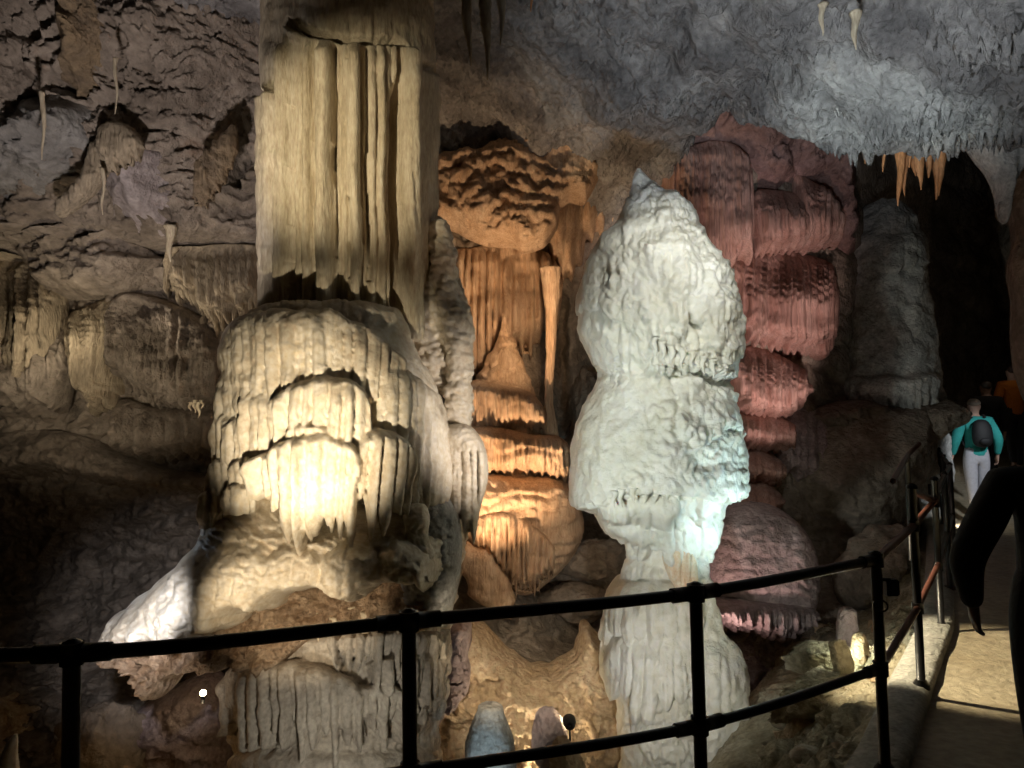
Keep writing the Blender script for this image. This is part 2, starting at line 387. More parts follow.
def wallY(u, v):
    """distance of the bare back wall, smooth between the surveyed points"""
    ux = np.interp(u, CX, np.arange(len(CX))); vy = np.interp(v, CY, np.arange(len(CY)))
    i = np.clip(np.floor(ux).astype(int), 0, len(CX) - 2); j = np.clip(np.floor(vy).astype(int), 0, len(CY) - 2)
    a = ux - i; b = vy - j; a = a * a * (3 - 2 * a) * .6 + a * .4; b = b * b * (3 - 2 * b) * .6 + b * .4
    return (CD[j, i] * (1 - a) + CD[j, i + 1] * a) * (1 - b) + (CD[j + 1, i] * (1 - a) + CD[j + 1, i + 1] * a) * b

def wall_low(u, v): return 0.22 * fbm(u / 90, v / 90, 0, 3, 11)
def wall_soft(u, v): return wallY(u, v) - wall_low(u, v)
def wall_relief(u, v):
    h = wall_low(u, v) + .03 * fbm(u / 12, v / 12, 0, 3, 14)
    up = 1 - ss(215, 250, v + 12 * noise(u / 30, 0, 0, 3))       # the overhanging pale upper part
    left = 1 - ss(240, 300, u)
    # crumpled, twisting folds of the upper left
    a = u + 26 * noise(u / 60, v / 60, 1, 31); b = v + 26 * noise(u / 60, v / 60, 5, 32)
    crum = ridg(a / 34, b / 20, 0, 4, 41)
    h = h + up * left * (.10 * crum + .05 * ridg(a / 9, b / 12, 2, 3, 44))
    # leaning lips on the dark band and below
    low = left * (1 - up) 
    h = h + low * (tiers(u, v, 26, .20, 51, comb=.3, fw=8, slope=.18) + .05 * ridg(u / 16, v / 10, 0, 3, 52))
    mid = ss(430, 450, u) * (1 - ss(560, 640, u)) * (1 - ss(235, 265, v))
    h = h + mid * (tiers(u, v, 17, .22, 55, comb=.35, fw=10, slope=-.22) + .04 * fbm(u / 10, v / 6, 0, 3, 56))
    rt = ss(620, 680, u) * (1 - ss(480, 560, v))
    h = h + rt * tiers(u, v, 40, .22, 60, comb=.3, fw=9, slope=-.5)
    lowm = ss(560, 640, v)
    h = h + lowm * (.22 * ridg(u / 60, v / 44, 0, 4, 70))
    lo = ss(440, 520, v) * (1 - lowm)
    h = h + lo * .12 * ridg(u / 46, v / 40, 0, 4, 75)
    for cx, cy, rx, ry, a in ((36, 118, 11, 42, -.9), (22, 30, 20, 26, -.5), (236, 150, 14, 36, -.5), (75, 92, 26, 10, -.3), (150, 258, 60, 10, -.4), (70, 380, 14, 44, -.5), (196, 428, 30, 24, -.5), (40, 235, 60, 8, -.3), (560, 360, 12, 70, -.5), (590, 136, 24, 12, -.7), (608, 150, 8, 30, -.4)):
        d = ((u - cx + 6 * noise(u / 20, v / 20, 0, 77)) / rx) ** 2 + ((v - cy + 8 * noise(u / 24, v / 24, 3, 78)) / ry) ** 2
        h = h + a * (1 - ss(.35, 1.3, d))
    return h
def build_wall():
    U, V = np.meshgrid(np.arange(-250, 1280, 1.9), np.arange(-110, 940, 1.9))
    Yb = wallY(U, V); B = P(U, V, Yb); h = wall_relief(U, V)
    h += .035 * fbm(B[..., 0] * 7, B[..., 1] * 7, B[..., 2] * 7, 3, 90)
    B[..., 1] -= h
    return tag(sheet('wall_back', B, M['wall']), kind='structure')
build_wall()

def ceil_z(x, y):
    z = np.interp(x, [-8, -2.2, -1.0, 0.8, 2.4, 3.3, 6, 9], [6.0, 5.75, 5.35, 5.15, 4.65, 4.12, 4.05, 4.3])
    edge = 7.0 + .35 * noise(x * .9, 1.3, 0, 5)
    z = z + ss(2.0, 3.0, x) * ss(edge, edge + 1.6, y) * 1.9      # beyond its lip the right roof climbs out of sight
    z = z - (1 - ss(1.5, 2.6, x)) * ss(8.2, 10.0, y) * 0.45
    return z
def build_ceiling():
    X, Y = np.meshgrid(np.arange(-7.5, 9, .021), np.arange(.6, 10.6, .024))
    Z = ceil_z(X, Y)
    Z = Z + .16 * fbm(X * .8, Y * .8, 0, 4, 101) + .10 * ridg(X * 1.6 + .5 * noise(X, Y, 3, 8), Y * 1.6, 0, 3, 111)
    r = (Y * -.35 + X) ; Z = Z - .05 * ridg(r * 2.2, Y * .6, 2, 3, 115)
    Z = Z - .24 * ss(-.05, .22, X - np.interp(Y, [3, 5.2, 6.45, 8, 9], [2.3, 2.0, 1.64, .5, -.2]) + .25 * noise(X * 2, Y * 2, 0, 118)) + .22 * ss(0, 1.2, X - 1.2)
    Z = Z - .20 * ss(-.04, .16, X - np.interp(Y, [3, 6, 7.2], [3.9, 2.55, 2.35]) + .3 * noise(X * 2.3, Y * 2.3, 0, 119)) + .16 * ss(0, 1, X - 2)
    # a fur of tiny drip points
    s = 17.0; ci = np.floor(X * s); cj = np.floor(Y * s); best = np.full(X.shape, 9.0); hh = np.zeros(X.shape)
    for a in (-1, 0, 1):
        for b in (-1, 0, 1):
            i = ci + a; j = cj + b; jx = hsh(i * 1.7 + j * 9.2); jy = hsh(i * 5.3 + j * 2.9, 2)
            d = np.hypot(X * s - i - jx, Y * s - j - jy); m = d < best
            best = np.where(m, d, best); hh = np.where(m, hsh(i * 3.1 + j * 7.7, 4), hh)
    amt = ss(-.25, .35, noise(X * 1.3, Y * 1.3, 0, 130)) * (.4 + .6 * ss(1.5, 3, X)) + .25
    Z = Z - (.03 + .19 * hh ** 2) * np.clip(1 - best / .62, 0, 1) ** 1.2 * amt
    V = np.stack([X, Y, Z], -1)
    return tag(sheet('ceiling', V, M['ceil'], flip=True), kind='structure')
build_ceiling()

def curb_x(y): return np.interp(y, [0, 2.6, 3.24, 4.3, 5.5, 7.2, 9.5, 12, 16], [1.20, 1.20, 1.58, 2.30, 3.14, 4.15, 5.45, 6.7, 8.4])
def path_z(y): return np.interp(y, [0, 4, 7, 10.4, 12.2, 18], [0, 0, .05, .14, .65, 1.9])
def build_floor():
    X, Y = np.meshgrid(np.arange(-8, 6.6, .035), np.arange(1.2, 10.5, .035))
    s = curb_x(Y) - X + .1
    g = np.interp(s, [-9, 0, .25, 1.15, 1.75, 2.3, 4], [-.25, -.12, -.16, -.74, -.86, -1.6, -2.35])
    Z = g + path_z(Y) * .6 * (1 - ss(0, 1.5, s)) + .12 * fbm(X * 1.1, Y * 1.1, 0, 5, 140) * ss(.0, .6, s) + .11 * ridg(X * 3.6, Y * 3.6, 0, 4, 145) * ss(0, .5, s) * (1 - .75 * ss(1.2, 1.4, s) * (1 - ss(1.7, 2, s)))
    Z = np.where(s < 0, -.3, Z)
    Z = np.where((Y < 3.0) & (X < 1.4), np.minimum(Z, -1.6 + .2 * noise(X, Y, 0, 3)), Z)
    return tag(sheet('floor', np.stack([X, Y, Z], -1), M['rubble'], flip=True), kind='structure')
build_floor()
def build_path():
    T = np.arange(.0, 17, .06); W = np.linspace(0, 1, 60)
    TT, WW = np.meshgrid(T, W, indexing='ij')
    X = curb_x(TT) + .02 + WW * 4.2; X = np.where(TT < 2.6, -3.4 + WW * (curb_x(TT) + 4.2 + 3.4), X)
    Y = TT - .8; X = np.where(TT < 2.6, X, curb_x(Y + .0) + .02 + WW * 4.2)
    Z = path_z(Y) + .008 * fbm(X * 2, Y * 2, 0, 3, 150)
    o = sheet('walkway', np.stack([X, Y, Z], -1), M['sand'], flip=False); tag(o, kind='structure')
    # curb of the walkway: rounded concrete kerb that widens at the post foot
    yy = np.arange(2.75, 14, .04); prof = [(-.26, -.5), (-.25, .02), (-.22, .055), (-.12, .07), (0, .062), (.04, .04), (.05, -.1)]
    V = np.array([[(curb_x(y) + a * (1 if y > 3.6 else 1 + .2 * (3.6 - y)) + .02 + .006 * noise(y * 3, a * 5, 0, 4), y + a * .1, path_z(y) + b + .01 * float(noise(y * 4, a * 9, 0, 6))) for a, b in prof] for y in yy])
    tag(sheet('trim_1', V, M['curb'], flip=True), kind='structure')
build_path()
def build_right_wall():
    T, Z = np.meshgrid(np.arange(-2, 20, .06), np.arange(-.5, 6.2, .06))
    X = curb_x(T) + 2.3 + .3 * fbm(T * .6, Z * .6, 0, 4, 160) + .12 * tiers(T * 40, -Z * 60, 30, 1, 8) - .5 * ss(2.6, 5, Z); X = np.where(T < 3, np.maximum(X, 3.6), X)
    tag(sheet('wall_right', np.stack([X, T, Z], -1), M['wall'], flip=True), kind='structure')
build_right_wall()

# ================================================================== THE GREAT COLUMN ON THE LEFT
def great_column():
    t = thing('cave_column', P1(330, 760, 6.2), 'huge cream stone column with fluted shaft, bulging drip tiers and a broad shelf spreading left', 'column formation')
    YC = 6.45
    fb = [246, 258, 282, 292, 304, 313, 319, 335, 341, 348, 360, 368, 375.5, 384, 391, 396.5, 401, 416, 420, 425, 429, 433, 441, 450]
    fh = [.3, .7, .9, .4, .7, .5, .95, .6, .7, .9, .35, .8, .75, .6, .65, .0, .95, .45, .5, .4, .45, .5, .5]
    def shaft(u, v):
        uu = u + 2.2 * noise(u / 40, v / 70, 0, 201) + 3.0 * noise(u / 90, v / 160, 3, 202) * ss(60, 200, v)
        i = np.clip(np.searchsorted(fb, uu) - 1, 0, len(fb) - 2)
        A = np.array(fb)[i]; B = np.array(fb)[i + 1]; H = np.array(fh)[i]
        s = (uu - A) / (B - A); ww = (B - A)
        rib = np.sqrt(np.clip(1 - (2 * s - 1) ** 2, 0, 1))
        h = rib * np.clip(ww / 16, .45, 1) * .13 + H * .26 - .20
        h = h + .035 * (flutes(u, v, 9, 219) - .4)
        h = h * ss(36, 62, v + 0 * u)
        # the lip under which the flutes start
        lip = itp([(256, 98), (281, 92), (284, 24), (305, 34), (340, 42), (400, 44), (420, 62), (450, 80)], u) + 3 * noise(u / 8, 0, 0, 205)
        over = v < lip
        h = np.where(over, h * .5 - .07 + .05 * flutes(u, v, 16, 207) * ss(-40, 30, v), h + .02 * np.exp(-np.clip(v - lip, 0, 99) / 12))
        h = h - .16 * (1 - ss(0, 7, np.abs(v - lip + 3))) * (u > 250)
        h = h - .30 * ss(388, 394, uu) * (1 - ss(399, 403, uu)) * ss(70, 120, v)
        return h + .012 * fbm(u / 10, v / 60, 0, 3, 209)
    loft('fluted_shaft', [(-110, 252, 446), (0, 257, 438), (60, 258, 440), (100, 259, 442), (180, 262, 440), (250, 265, 438), (290, 266, 434), (345, 268, 430)], YC, M['column'], t, depth=.72, relief=shaft, step=1.5, rough=.015, seed=5, nf=7)

    def mound(u, v):
        h = -.02 + 0 * u
        def C(h, u, v, top, bot, out, w, comb, seed, tp=.42): return curtain(h, u, v, top, [(a, b + 5) for a, b in bot], .06 + out * .52, w, comb, seed, fl=.42, bulge=0, taper=tp * .75, side=9)
        h = C(h, u, v, [(222, 338), (240, 320), (262, 312), (330, 312), (372, 334), (402, 360)], [(222, 400), (262, 404), (300, 398), (340, 392), (380, 396), (402, 392)], .17, 11, 18, 1, .25)
        h = C(h, u, v, [(222, 372), (250, 362), (290, 378)], [(222, 455), (250, 470), (290, 458)], .17, 9, 24, 2)
        h = C(h, u, v, [(250, 398), (262, 388), (292, 396)], [(250, 468), (292, 480)], .25, 9, 20, 21)
        h = C(h, u, v, [(221, 420), (232, 408), (252, 416), (262, 426)], [(221, 470), (262, 478)], .22, 9, 18, 8)
        h = C(h, u, v, [(372, 366), (392, 362), (418, 380), (440, 396)], [(372, 430), (400, 470), (420, 486), (440, 500)], .20, 9, 30, 4)
        h = C(h, u, v, [(402, 402), (420, 394), (448, 408)], [(402, 484), (448, 500)], .18, 8, 20, 14)
        h = C(h, u, v, [(282, 402), (298, 388), (322, 378), (346, 380), (362, 398)], [(282, 448), (310, 452), (335, 440), (362, 432)], .40, 10, 14, 3)
        h = C(h, u, v, [(330, 392), (348, 384), (368, 398)], [(330, 440), (368, 444)], .44, 8, 12, 13)
        h = C(h, u, v, [(296, 436), (304, 426), (322, 424), (334, 432)], [(296, 450), (334, 450)], .50, 9, 6, 23)
        h = C(h, u, v, [(284, 458), (292, 442), (308, 433), (330, 431), (348, 438), (358, 452)], [(284, 488), (300, 494), (340, 496), (358, 490)], .60, 10, 8, 5, .32)
        h = C(h, u, v, [(350, 444), (364, 430), (384, 430), (396, 440), (402, 456)], [(350, 480), (375, 484), (402, 488)], .54, 10, 14, 6, .36)
        h = C(h, u, v, [(264, 466), (272, 454), (286, 452), (298, 462)], [(264, 480), (298, 484)], .46, 9, 8, 7)
        h = h + .012 * (flutes(u, v, 9, 215) - .5) + .005 * fbm(u / 9, v / 12, 0, 3, 216) + .02 * lobes(u / 24, v / 24, 0, 1, 217)
        return h
    loft('flowstone_mound', [(303, 292, 356), (306, 268, 384), (312, 252, 400), (324, 242, 408), (342, 235, 414), (360, 231, 422), (385, 231, 434), (410, 227, 440), (440, 228, 446), (470, 230, 450), (492, 240, 452), (500, 262, 440)], 6.08, M['cream'], t, depth=.78, relief=mound, step=1.25, rough=.02, seed=15, nf=6)

    # little mounds stepping down at the left foot of the tiers
    for k, (x, y, w, hgt, Y) in enumerate([(228, 478, 38, 34, 5.55), (250, 474, 34, 28, 5.4), (219, 503, 32, 28, 5.5), (240, 496, 32, 20, 5.3), (215, 524, 22, 22, 5.6)]):
        def rl(u, v, k=k): return .05 * (flutes(u, v, 8, 230 + k) - .4) + .02 * lobes(u / 9, v / 9, 0, 2, k)
        loft('drip_boss', [(y - hgt * .62, x - w * .12, x + w * .12), (y - hgt * .5, x - w * .36, x + w * .36), (y - hgt * .2, x - w * .5, x + w * .5), (y + hgt * .3, x - w * .55, x + w * .5), (y + hgt * .8, x - w * .45, x + w * .4)], Y, M['cream'], t, relief=rl, step=1.3, rough=.03, seed=31 + k)

    def shelf(u, v):
        # flow over the shelf and a scalloped front lip
        h = .07 * lobes(u / 26, v / 18, 0, 2, 240) + .05 * fbm(u / 40, v / 24, 0, 3, 241) + tiers(u, v, 15, .05, 246, comb=.5, fw=13, slope=-.5) + tiers(u, v, 8, .018, 247, comb=.6, fw=7, slope=-.4)
        for k, (tp, bt, out) in enumerate((([(105, 640), (150, 580), (200, 548), (250, 560)], [(105, 650), (140, 648), (170, 636), (215, 620), (250, 604)], .16), ([(196, 560), (222, 540), (262, 545), (280, 566)], [(196, 628), (230, 614), (280, 590)], .22), ([(256, 566), (280, 546), (316, 545), (330, 562)], [(256, 606), (290, 598), (330, 584)], .22), ([(322, 556), (346, 540), (374, 546), (388, 562)], [(322, 584), (355, 594), (388, 584)], .24), ([(378, 552), (400, 536), (430, 545), (440, 560)], [(378, 578), (410, 584), (440, 572)], .22), ([(112, 630), (132, 608), (160, 612)], [(112, 652), (160, 642)], .22), ([(160, 608), (180, 590), (204, 600)], [(160, 640), (204, 628)], .24))):
            h = curtain(h, u, v, tp, bt, out, 15, 12, 242 + k, side=14, bulge=.5, fl=.22)
        return h + .008 * fbm(u / 8, v / 6, 0, 3, 248) + .05 * (lobes(u / 13, v / 9, 0, 2, 241) - .3)
    def shY(u, v): return 5.95 + .35 * ss(240, 110, u) - .25 * ss(480, 620, v) + .15 * ss(400, 470, u) + 1.0 * ss(536, 480, v) * ss(270, 350, u)
    panel('broad_shelf', [(262, 474), (232, 492), (212, 520), (198, 546), (172, 570), (150, 588), (128, 608), (112, 632), (105, 648), (122, 651), (146, 645), (158, 640), (170, 648), (190, 640), (214, 640), (226, 626), (246, 622), (258, 604), (276, 606), (300, 590), (330, 584), (352, 596), (372, 592), (386, 582), (410, 580), (428, 588), (446, 575), (458, 560), (456, 520), (440, 492), (400, 480), (330, 476)], shY, .55, 60, M['cream'], t, relief=shelf, step=1.3, back=.9, rough=.03, nf=5, seed=25, wob=5)
    # dark rubble that carries the shelf
    def under(u, v): return .10 * ridg(u / 22, v / 16, 0, 4, 260) + .05 * ridg(u / 8, v / 7, 0, 3, 262)
    panel('shelf_underside', [(120, 640), (114, 655), (124, 664), (138, 662), (148, 676), (160, 696), (172, 688), (180, 672), (200, 666), (224, 668), (242, 662), (268, 672), (296, 652), (320, 634), (360, 626), (420, 630), (450, 606), (458, 560), (380, 560), (280, 570), (200, 610)], lambda u, v: 6.1 - .2 * ss(560, 680, v) + .1 * ss(240, 120, u), .22, 26, M['brown'], t, relief=under, step=1.6, back=.5, rough=.06, nf=9, seed=26)
    # fluted pillar below
    def pil(u, v):
        h = -.05 + .03 * (flutes(u, v, 8, 276) - .5) + .03 * lobes(u / 14, v / 9, 0, 2, 277)
        def C(h, top, bot, out, w, comb, seed, tp=.3): return curtain(h, u, v, top, bot, out, w, comb, seed, fl=.55, bulge=0, taper=tp, side=8)
        h = C(h, [(222, 760), (240, 752), (440, 752)], [(222, 800), (440, 820)], .12, 12, 10, 273)
        h = C(h, [(228, 678), (250, 664), (300, 660), (340, 672), (365, 690)], [(228, 700), (260, 716), (300, 722), (365, 726)], .18, 9, 34, 271)
        h = C(h, [(350, 690), (372, 682), (410, 690), (442, 696)], [(350, 716), (400, 722), (442, 716)], .18, 8, 24, 278)
        h = C(h, [(366, 664), (390, 656), (442, 662)], [(366, 684), (442, 688)], .22, 7, 16, 274)
        h = C(h, [(330, 634), (350, 626), (400, 630), (442, 636)], [(330, 656), (360, 662), (442, 658)], .22, 7, 16, 272)
        return h
    loft('fluted_pillar', [(622, 270, 436), (640, 258, 438), (665, 240, 440), (690, 236, 440), (712, 232, 438), (735, 236, 438), (750, 248, 436), (775, 256, 434), (860, 250, 440), (960, 230, 450)], 6.35, M['pillar'], t, depth=.8, relief=pil, step=1.4, rough=.03, seed=35, nf=7)
    # drip tubes between pillar and shelf
    for k in range(7):
        x = 318 + k * 15.6 + 3 * math.sin(k * 3); y0 = 632 + 6 * math.sin(k * 2.1); L_ = 20 + 20 * abs(math.sin(k * 1.7))
        stalactite('drip_stalactite', x, y0 - 20, y0 + L_ - 10, 9, 5.72, M['column'], t, seed=k, step=1.8)

    # the knobbly back column with hanging drapes on the right
    def knob(u, v):
        return .055 * lobes(u / 13, v / 9, 0, 3, 280) + tiers(u, v, 17, .06, 281, fw=6) + .03 * (flutes(u, v, 9, 282) - .4) * ss(380, 440, v)
    loft('knobbly_column', [(220, 424, 442), (240, 420, 450), (270, 404, 452), (300, 398, 466), (330, 400, 470), (370, 402, 471), (410, 404, 468), (440, 408, 470), (465, 410, 478), (500, 416, 476), (540, 420, 462), (600, 412, 452), (660, 408, 444), (720, 412, 438)], 6.62, M['cream'], t, depth=.95, relief=knob, step=1.4, rough=.05, seed=45, nf=7)
    def kn2(u, v): return .04 * lobes(u / 8, v / 8, 0, 3, 284) + tiers(u, v, 13, .05, 285, fw=5)
    loft('knobbly_rib', [(222, 432, 446), (250, 430, 454), (290, 434, 458), (312, 440, 468), (350, 446, 472), (400, 446, 471), (428, 444, 468), (445, 450, 474)], 6.3, M['cream'], t, relief=kn2, step=1.3, rough=.04, seed=46, nf=8)
    def dr(u, v):
        return .09 * (flutes(u, v, 9, 290) - .4) * ss(430, 470, v) + .03 * lobes(u / 8, v / 6, 0, 2, 291)
    panel('hanging_drape', [(424, 440), (446, 426), (466, 424), (480, 436), (487, 455), (488, 480), (480, 510), (474, 545), (469, 525), (465, 542), (460, 514), (455, 530), (450, 508), (444, 480), (438, 500), (432, 520), (426, 500), (420, 470)], 6.05, .18, 14, M['cream'], t, relief=dr, step=1.2, back=.3, seed=47)
    def knb(u, v): return .03 * lobes(u / 7, v / 6, 0, 2, 295)
    loft('stone_knob', [(504, 412, 422), (508, 407, 427), (518, 405, 430), (532, 406, 428), (548, 402, 432), (565, 396, 436)], 5.45, M['cream'], t, relief=knb, step=1.2, rough=.03, seed=48)
    def side(u, v): return .05 * lobes(u / 20, v / 18, 0, 3, 297) + .03 * fbm(u / 9, v / 9, 0, 3, 298)
    panel('side_bulge', [(418, 500), (440, 492), (456, 508), (462, 540), (460, 575), (455, 600), (448, 625), (432, 620), (420, 606), (404, 600), (400, 560), (404, 520)], 5.9, .3, 22, M['grey'], t, relief=side, step=1.5, back=.4, seed=49)
great_column()

# ================================================================== THE WHITE STALAGMITE
def white_stalagmite():
    t = thing('white_stalagmite', P1(672, 790, 6.5), 'tall glowing white stalagmite with a pointed crown and a broad overhanging skirt', 'stalagmite')
    Y = 6.5
    def body(u, v):
        h = .05 * (lobes(u / 40, v / 46, 0, 2, 300) - .4) + .05 * fbm(u / 60, v / 60, 0, 2, 301) + .10 * (lobes(u / 11, v / 13, 0, 2, 318) - .3) * (.35 + .65 * ss(-.2, .3, noise(u / 50, v / 60, 0, 317) + .006 * (u - 650))) * (.25 + .75 * ss(190, 245, v))
        C = curtain
        # crown folds
        h = C(h, u, v, [(570, 262), (600, 232), (626, 196), (652, 214), (672, 250), (680, 290)], [(570, 300), (600, 308), (640, 330), (680, 340)], .10, 16, 14, 302, bulge=.6, fl=.2, side=16)
        h = C(h, u, v, [(655, 196), (690, 220), (742, 285)], [(655, 300), (700, 330), (742, 340)], .12, 14, 18, 303, bulge=.6, fl=.25, side=16)
        h = C(h, u, v, [(570, 330), (592, 300), (625, 290), (655, 300)], [(570, 352), (600, 366), (625, 384), (655, 360)], .07, 12, 6, 304, bulge=.8, fl=.3, side=18)
        h = C(h, u, v, [(636, 300), (690, 322), (742, 342)], [(636, 358), (690, 366), (742, 378)], .12, 8, 14, 305, bulge=.5, fl=.45, side=18)
        # second bell
        h = C(h, u, v, [(572, 420), (592, 384), (618, 366), (640, 362), (676, 380), (690, 410), (700, 440)], [(572, 505), (600, 500), (640, 494), (700, 486)], .12, 22, 5, 306, bulge=.8, fl=.08, side=26)
        h = C(h, u, v, [(655, 372), (700, 380), (738, 396)], [(655, 405), (690, 440), (738, 425)], .13, 11, 14, 307, bulge=.6, fl=.22, side=16)
        h = C(h, u, v, [(650, 425), (700, 420), (748, 440)], [(650, 492), (700, 498), (748, 496)], .11, 15, 6, 308, bulge=.7, fl=.14, side=18)
        # under the skirt: smooth recess, drips
        h = C(h, u, v, [(598, 500), (640, 496), (690, 494), (722, 500)], [(598, 540), (640, 545), (690, 560), (722, 540)], .09, 10, 12, 309, bulge=.4, fl=.5, side=12)
        h = C(h, u, v, [(600, 590), (640, 580), (700, 584)], [(600, 626), (640, 640), (700, 630)], .11, 12, 18, 310, bulge=.5, fl=.5, side=14)
        h = C(h, u, v, [(604, 640), (640, 630), (700, 636)], [(604, 690), (640, 700), (700, 690)], .14, 12, 26, 311, bulge=.6, fl=.5, side=14)
        bm = .35 + .65 * ss(-.15, .25, noise(u / 40, v / 46, 0, 317) + .005 * (u - 655))
        h = h + bm * (.060 * (lobes(u / 9, v / 13, 0, 1, 318) - .3) + .030 * (lobes(u / 5, v / 7, 0, 1, 319) - .3)) * (.3 + .7 * ss(180, 230, v)) * (1 - .6 * ss(500, 540, v)) + .05 * fbm(u / 26, v / 30, 0, 2, 316)
        return h + .005 * fbm(u / 6, v / 9, 0, 2, 315)
    rows = [(168, 637, 640), (174, 634, 646), (184, 631, 655), (196, 629, 674), (208, 624, 692), (225, 614, 703), (242, 598, 709), (258, 590, 718), (275, 585, 729), (292, 581, 735), (312, 579, 737), (328, 579, 738), (342, 586, 738), (356, 592, 735), (368, 598, 731), (380, 597, 730), (395, 590, 733), (412, 582, 736), (430, 577, 738), (450, 574, 741), (470, 572, 744), (486, 572, 745), (498, 571, 741), (504, 573, 728), (508, 584, 724), (514, 598, 721), (524, 605, 717), (535, 617, 713), (545, 624, 711), (556, 626, 709), (570, 622, 707), (585, 617, 708), (600, 610, 706), (620, 607, 704), (645, 606, 702), (665, 606, 704), (685, 611, 704), (702, 617, 702), (730, 619, 700), (770, 620, 702), (850, 600, 720), (960, 580, 760)]
    loft('stalagmite_body', rows, Y, M['white'], t, depth=.92, relief=body, step=1.3, rough=.02, seed=55, nf=5)
    def but(u, v): return .035 * lobes(u / 14, v / 24, 0, 3, 320) + curtain(0 * u, u, v, [(680, 640), (745, 640)], [(680, 700), (745, 716)], .08, 9, 12, 321, bulge=.5)
    loft('side_buttress', [(540, 690, 711), (560, 688, 709), (585, 684, 712), (610, 682, 717), (635, 680, 725), (655, 678, 736), (680, 678, 741), (705, 680, 740), (730, 680, 737), (760, 682, 731), (820, 680, 740), (950, 670, 760)], 6.42, M['white'], t, relief=but, step=1.5, rough=.04, seed=56, nf=5)
    # orange tinted streak of folds between the two
    def st(u, v): return .05 * (flutes(u, v, 6, 325) - .3)
    panel('tinted_folds', [(664, 552), (684, 548), (696, 560), (698, 590), (694, 620), (684, 612), (676, 590), (668, 575)], 6.12, .07, 10, rock('tinted_calcite', (.78, .55, .36), (.86, .78, .62), rough=.45, bump=.2, scale=6), t, relief=st, step=1.2, back=.25, seed=57)
    for k, (x, y, L_) in enumerate([(614, 497, 10), (621, 495, 13), (633, 494, 8), (645, 492, 11), (656, 490, 13), (668, 490, 9), (679, 489, 12), (690, 490, 9), (703, 491, 12), (655, 344, 12), (663, 348, 13), (672, 352, 12), (682, 355, 14), (692, 358, 12), (703, 362, 14), (713, 366, 12)]):
        yy = 5.72 if y > 400 else 5.78
        stalactite('drip_tip', x, y - 6, y + L_, 7, yy + .12 * abs(x - 660) / 80, M['white'], t, seed=k, step=1.5, lob=0)
white_stalagmite()

# ================================================================== formations against the wall, left side
def simple_drape(name, poly, Y, thick, R, mat, label, cat, w=8, seed=0, group=None, famp=.10, tier=None, step=1.6, back=.3, rough=.03, lob=.02, follow=True, proud=.06):
    def rl(u, v):
        v0 = min(p[1] for p in poly)
        h = famp * (flutes(u, v, w, seed) - .4) * ss(v0, v0 + 22, v)
        if tier: h = h + tiers(u, v, tier[0], tier[1], seed + 3, fw=w * .8)
        return h + lob * lobes(u / 12, v / 9, 0, 2, seed + 5)
    v0 = min(p[1] for p in poly); v1 = max(p[1] for p in poly)
    th = thick
    if callable(Y): Yf = Y
    elif follow:
        Yf = lambda u, v: wall_soft(u, v) - proud
        th = lambda u, v: .08 + thick * ss(v0 - 4, v0 + .6 * (v1 - v0), v)
    else: Yf = Y
    o = panel(name, poly, Yf, th, R, mat, None, relief=rl, step=step, back=back, rough=rough, seed=seed)
    return tag(o, label, cat, group)
def fringe(top, bot, n, seed, amp):
    """outline with uneven drip tips along the lower edge"""
    r = random.Random(seed); pts = list(top); bx = sorted(bot)[::-1]
    x1, x0 = bx[0][0], bx[-1][0]
    for i in range(n):
        a = x1 + (x0 - x1) * (i + .2) / n; b = x1 + (x0 - x1) * (i + .6) / n
        ya = itp(bx, a); yb = itp(bx, b)
        pts.append((a, float(ya) - amp * r.uniform(.4, 1))); pts.append((b, float(yb) + amp * r.uniform(0, .8)))
    return pts
simple_drape('flowstone_curtain', fringe([(-25, 262), (20, 256), (52, 268), (66, 300)], [(-25, 392), (20, 385), (40, 400), (62, 392)], 8, 1, 22), 8.75, .35, 22, M['walltan'], 'tan flowstone drape with long folds at the far left edge of the cave wall', 'flowstone', w=10, seed=400, famp=.36, proud=.16)
simple_drape('flowstone_curtain', fringe([(-20, 330), (70, 330)], [(-20, 408), (70, 406)], 6, 2, 10), 8.75, .28, 14, M['wall'], 'row of brown stubby stalagmites under the far left tan drape', 'flowstone', w=14, seed=410, famp=.2, proud=.16)
simple_drape('flowstone_curtain', fringe([(70, 322), (92, 304), (112, 300), (124, 318)], [(72, 352), (92, 404), (108, 414), (126, 380)], 7, 3, 16), 8.7, .32, 16, M['walltan'], 'pale narrow hanging drape right of the dark hollow in the left wall', 'flowstone', w=8, seed=420, famp=.34, proud=.16)
simple_drape('flowstone_curtain', fringe([(112, 300), (150, 296), (200, 316), (222, 350)], [(112, 375), (150, 398), (190, 420), (224, 405)], 14, 4, 12), 8.85, .30, 24, M['wall'], 'grey-brown rippled drape low on the left wall beside the cream column', 'flowstone', w=7, seed=430, famp=.26, tier=(22, .10), proud=.16)
simple_drape('flowstone_curtain', fringe([(166, 252), (200, 246), (240, 244), (266, 252)], [(166, 284), (195, 308), (222, 332), (266, 312)], 16, 5, 22), 8.7, .22, 12, M['walltan'], 'wide pleated tan drape hanging just left of the fluted column shaft', 'flowstone', w=7, seed=440, famp=.36, proud=.16)
simple_drape('stalagmite_wall', fringe([(118, 400), (160, 408), (215, 400), (228, 420)], [(118, 450), (160, 462), (228, 452)], 10, 6, 8), 8.9, .35, 20, M['wall'], 'dim knobbly rock mass below the rippled drape on the left wall', 'rock', w=12, seed=450, famp=.22, tier=(17, .12), proud=.16)
